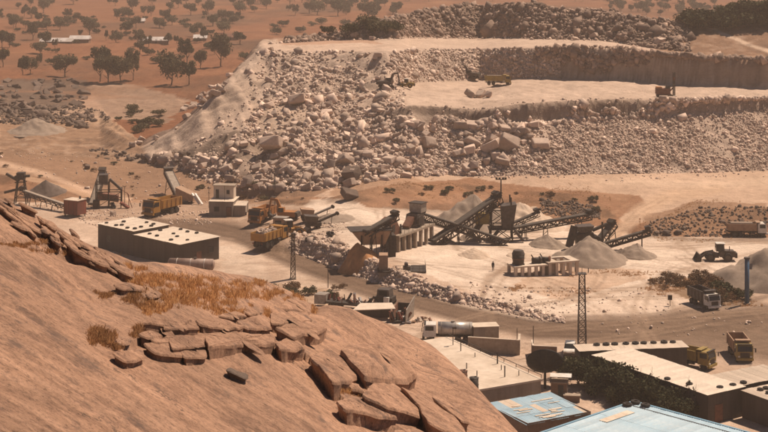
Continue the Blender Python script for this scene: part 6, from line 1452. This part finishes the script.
# scrub along the brown slope left of the spur and on the embankments
def scrub(n, poly, label, group, lo, hi, vs):
    a = np.array(poly); k = 0
    while k < n:
        px, py = rg2.uniform(a[:, 0].min(), a[:, 0].max()), rg2.uniform(a[:, 1].min(), a[:, 1].max())
        if not inpoly(np.array([px]), np.array([py]), poly)[0]: continue
        plant('scrub_bush', label, 'bush', G(px, py), rg2.choice(vs), rg2.uniform(lo, hi), group, 1.3); k += 1
scrub(14, [(110, 110), (150, 108), (170, 125), (140, 135), (110, 128)], 'dusty bush in the hollow between outcrop and spur', 'bushes in the hollow', 1.0, 2.6, SV)
BRN = [(SV[i][0], crown_mesh('crown', 1.7, .6, 1.0, 600, .16, 'leaf_brown', 190 + i, 10, .7), 2.0) for i in range(3)]
scrub(26, [(690, 280), (745, 277), (748, 304), (716, 304), (700, 290)], 'dark burnt bush on the slope beside the blue post', 'burnt scrub by the blue post', 1.0, 2.2, SV[:1] + BRN)
scrub(16, [(650, 280), (700, 276), (700, 288), (660, 292)], 'rust-brown bush at the edge of the burnt scrub', 'brown bushes by the scrub', .7, 1.5, BRN)
scrub(12, [(222, 285), (300, 288), (335, 300), (300, 306), (240, 300)], 'dry bush at the foot of the hill beside the thin lattice mast', 'bushes by the thin mast', .8, 1.7, SV + BRN)
scrub(5, [(330, 284), (348, 288), (350, 302), (330, 300)], 'brown bush left of the scrap trailer', 'bushes by the scrap trailer', .5, 1.0, BRN)
scrub(18, [(380, 188), (470, 184), (600, 200), (600, 215), (480, 205), (390, 202)], 'small dusty bush on the orange embankment', 'bushes on the embankment', .5, 1.2, BRN + SV[2:])
scrub(30, [(0, 152), (130, 160), (330, 192), (300, 204), (120, 200), (0, 172)], 'small dry bush on the sandy slope left of the plant', 'bushes on the sandy slope', .4, 1.1, BRN + SV[2:])
# shrub row in front of the workshop
SH = [(566, 379, 22), (577, 384, 28), (589, 388, 30), (602, 393, 33), (615, 398, 34), (628, 403, 32), (641, 408, 33), (654, 413, 32), (667, 418, 31), (679, 423, 26), (594, 398, 17), (616, 406, 18), (640, 414, 18)]
for i, (px, py, hp) in enumerate(SH):
    p = G(px, py); o = plant('garden_shrub', '%s dense dark green shrub from the left in the row before the diagonal workshop wing' % ['first', 'second', 'third', 'fourth', 'fifth', 'sixth', 'seventh', 'eighth', 'ninth', 'tenth'][i] if i < 10 else ['low shrub in front of the third in the shrub row', 'low shrub in front of the fifth in the shrub row', 'low shrub in front of the seventh in the shrub row'][i - 10], 'shrub', p, BV[i % 5], hp * p.y / F, 'shrub row by the workshop', 1.05)
for px, py, hp in ((651, 385, 30), (688, 394, 30), (695, 396, 24), (640, 382, 26)):
    p = G(px, py + 26); t = thing('sapling', 'thin bare shoot rising above the shrub row', 'sapling', p, 0, 'bare shoots'); H_ = (hp + 14) * p.y / F; mb = MB(); mb.cyl((0, 0, -.2), (.15, 0, H_), .045, .015, 6)
    for k in range(7): z = H_ * (.45 + .07 * k); a = k * 2.4; mb.cyl((.1, 0, z), (.1 + .35 * math.cos(a), .35 * math.sin(a), z + .4), .02, .008, 5)
    mb.build('stem', 'bark', t); tw = crown_mesh('leaves', .35, .9, H_ * .75, 120, .09, 'leaf_dark', 300 + int(px), 5, 1.2); link('leaves', tw, t)

# dry grass on the granite
def vground(px, py):
    z = np.full(px.shape, 1.5)
    for _ in range(5):
        y = (HC - z) * F / (py - Y0); x = (px - 384) / F * y; z = terrain(x, y)
    return x, y, z
def vdome(px, py):
    y0 = planeY(px, py); t = np.arange(-4, 4, .2); ys_ = y0[:, None] + t[None]; x = (px[:, None] - 384) / F * ys_
    zt = dome_height(x.ravel(), ys_.ravel()).reshape(x.shape); zr = HC - (py[:, None] - Y0) * ys_ / F
    i = np.argmax(zr <= zt, 1); r = np.arange(len(px)); return x[r, i], ys_[r, i], zt[r, i]
def grass(name, label, spots, m, seed, pt, wb=.010):
    rs = np.random.RandomState(seed); P, Q, Hh = [], [], []
    for (px, py, rx, ry, cnt, hh) in spots:
        a = rs.uniform(0, 6.28, cnt); r = np.sqrt(rs.rand(cnt)); c = rs.randint(0, max(2, cnt // 9), cnt)
        cx = rs.normal(size=cnt)[c] * .5; cy = rs.normal(size=cnt)[c] * .5      # tufts gather in clumps
        P.append(px + rx * np.clip(cx + .22 * r * np.cos(a), -1, 1)); Q.append(py + ry * np.clip(cy + .22 * r * np.sin(a), -1, 1)); Hh.append(hh * rs.uniform(.45, 1.15, cnt))
    P, Q, Hh = np.concatenate(P), np.concatenate(Q), np.concatenate(Hh); x, y, z = pt(P, Q)
    nb = 9; n = len(x) * nb; x, y, z, h = (np.repeat(v, nb) for v in (x, y, z, Hh))
    x = x + rs.normal(size=n) * .08; y = y + rs.normal(size=n) * .08; h = h * .50 * rs.uniform(.25, 1.25, n); th = rs.uniform(0, 6.28, n); ln = h * rs.uniform(.15, .9, n)
    dx, dy = np.cos(th) * ln, np.sin(th) * ln; w_ = wb * rs.uniform(.7, 1.4, n)
    V = np.stack([np.stack([x - w_, y, z - .04], -1), np.stack([x + w_, y, z - .04], -1), np.stack([x + dx * .4 + w_ * .8, y + dy * .4, z + h * .62], -1), np.stack([x + dx * .4 - w_ * .8, y + dy * .4, z + h * .62], -1), np.stack([x + dx, y + dy, z + h], -1)], 1).reshape(-1, 3)
    o = (np.arange(n) * 5)[:, None, None]; Fc = (o + np.array([[0, 1, 2], [0, 2, 3], [3, 2, 4]])[None]).reshape(-1, 3)
    return tag(link(name, npmesh(name, V, Fc, m)), label, None, None, 'stuff')
grass('dry_grass', 'orange-brown dry grass growing over the granite ledge', [(150, 281, 26, 6, 170, .42), (190, 283, 28, 6, 190, .42), (178, 296, 16, 9, 150, .45), (205, 300, 28, 10, 220, .45), (245, 296, 30, 9, 190, .42), (272, 294, 16, 7, 90, .38), (165, 309, 20, 7, 120, .40), (220, 310, 30, 6, 90, .35), (298, 296, 14, 5, 60, .32), (265, 312, 6, 5, 40, .4), (195, 331, 8, 3, 25, .3), (341, 392, 7, 5, 70, .45), (135, 268, 10, 4, 40, .35), (255, 284, 12, 4, 40, .3), (310, 300, 12, 4, 50, .3), (230, 286, 40, 6, 120, .35)], 'grass_dry', 3, vdome)
grass('dark_grass', 'dark brown tussocks in the cracks of the granite', [(100, 338, 12, 9, 200, .42), (138, 335, 6, 8, 80, .42), (133, 300, 12, 5, 90, .25), (145, 309, 8, 4, 60, .25), (98, 296, 14, 3, 80, .2), (30, 246, 30, 2, 90, .16), (60, 252, 30, 3, 100, .18), (95, 262, 22, 3, 70, .2), (110, 345, 10, 6, 80, .3), (12, 216, 5, 3, 40, .2), (4, 212, 5, 3, 40, .25), (45, 242, 6, 3, 30, .2), (355, 400, 5, 4, 40, .3), (178, 300, 50, 14, 120, .3)], 'grass_dark', 4, vdome)
grass('verge_grass', 'dry grass on the banks and verges of the quarry yard', [(250, 287, 24, 5, 150, .7), (290, 294, 26, 4, 150, .7), (690, 284, 40, 7, 420, .9), (725, 292, 24, 10, 360, .9), (620, 273, 50, 4, 200, .5), (560, 292, 40, 5, 120, .5), (520, 288, 14, 5, 120, .6), (120, 262, 12, 8, 60, .6), (740, 304, 22, 3, 120, .7), (660, 290, 26, 5, 160, .6), (420, 196, 60, 8, 420, .5), (560, 205, 50, 10, 360, .5), (690, 222, 50, 9, 360, .5), (60, 208, 40, 5, 160, .5)], 'grass_straw', 5, vground, .02)
# ------------------------------------------------------------------ dusty air
mb = MB().box(-2600, 2600, -60, 4200, -6, 80); hz = mb.build('haze', None) if False else None
me = mb.mesh('haze'); hz = link('haze', me); tag(hz, 'dusty warm air over the quarry and plain', None, None, 'stuff')
m = bpy.data.materials.new('dusty_air'); m.use_nodes = True; nt = m.node_tree; nt.nodes.clear()
o_ = _n(nt, 'ShaderNodeOutputMaterial'); pv = _n(nt, 'ShaderNodeVolumePrincipled'); nt.links.new(pv.outputs[0], o_.inputs['Volume'])
pv.inputs['Color'].default_value = (0.95, 0.80, 0.68, 1); pv.inputs['Density'].default_value = 0.00022; pv.inputs['Anisotropy'].default_value = 0.2
me.materials.append(m)
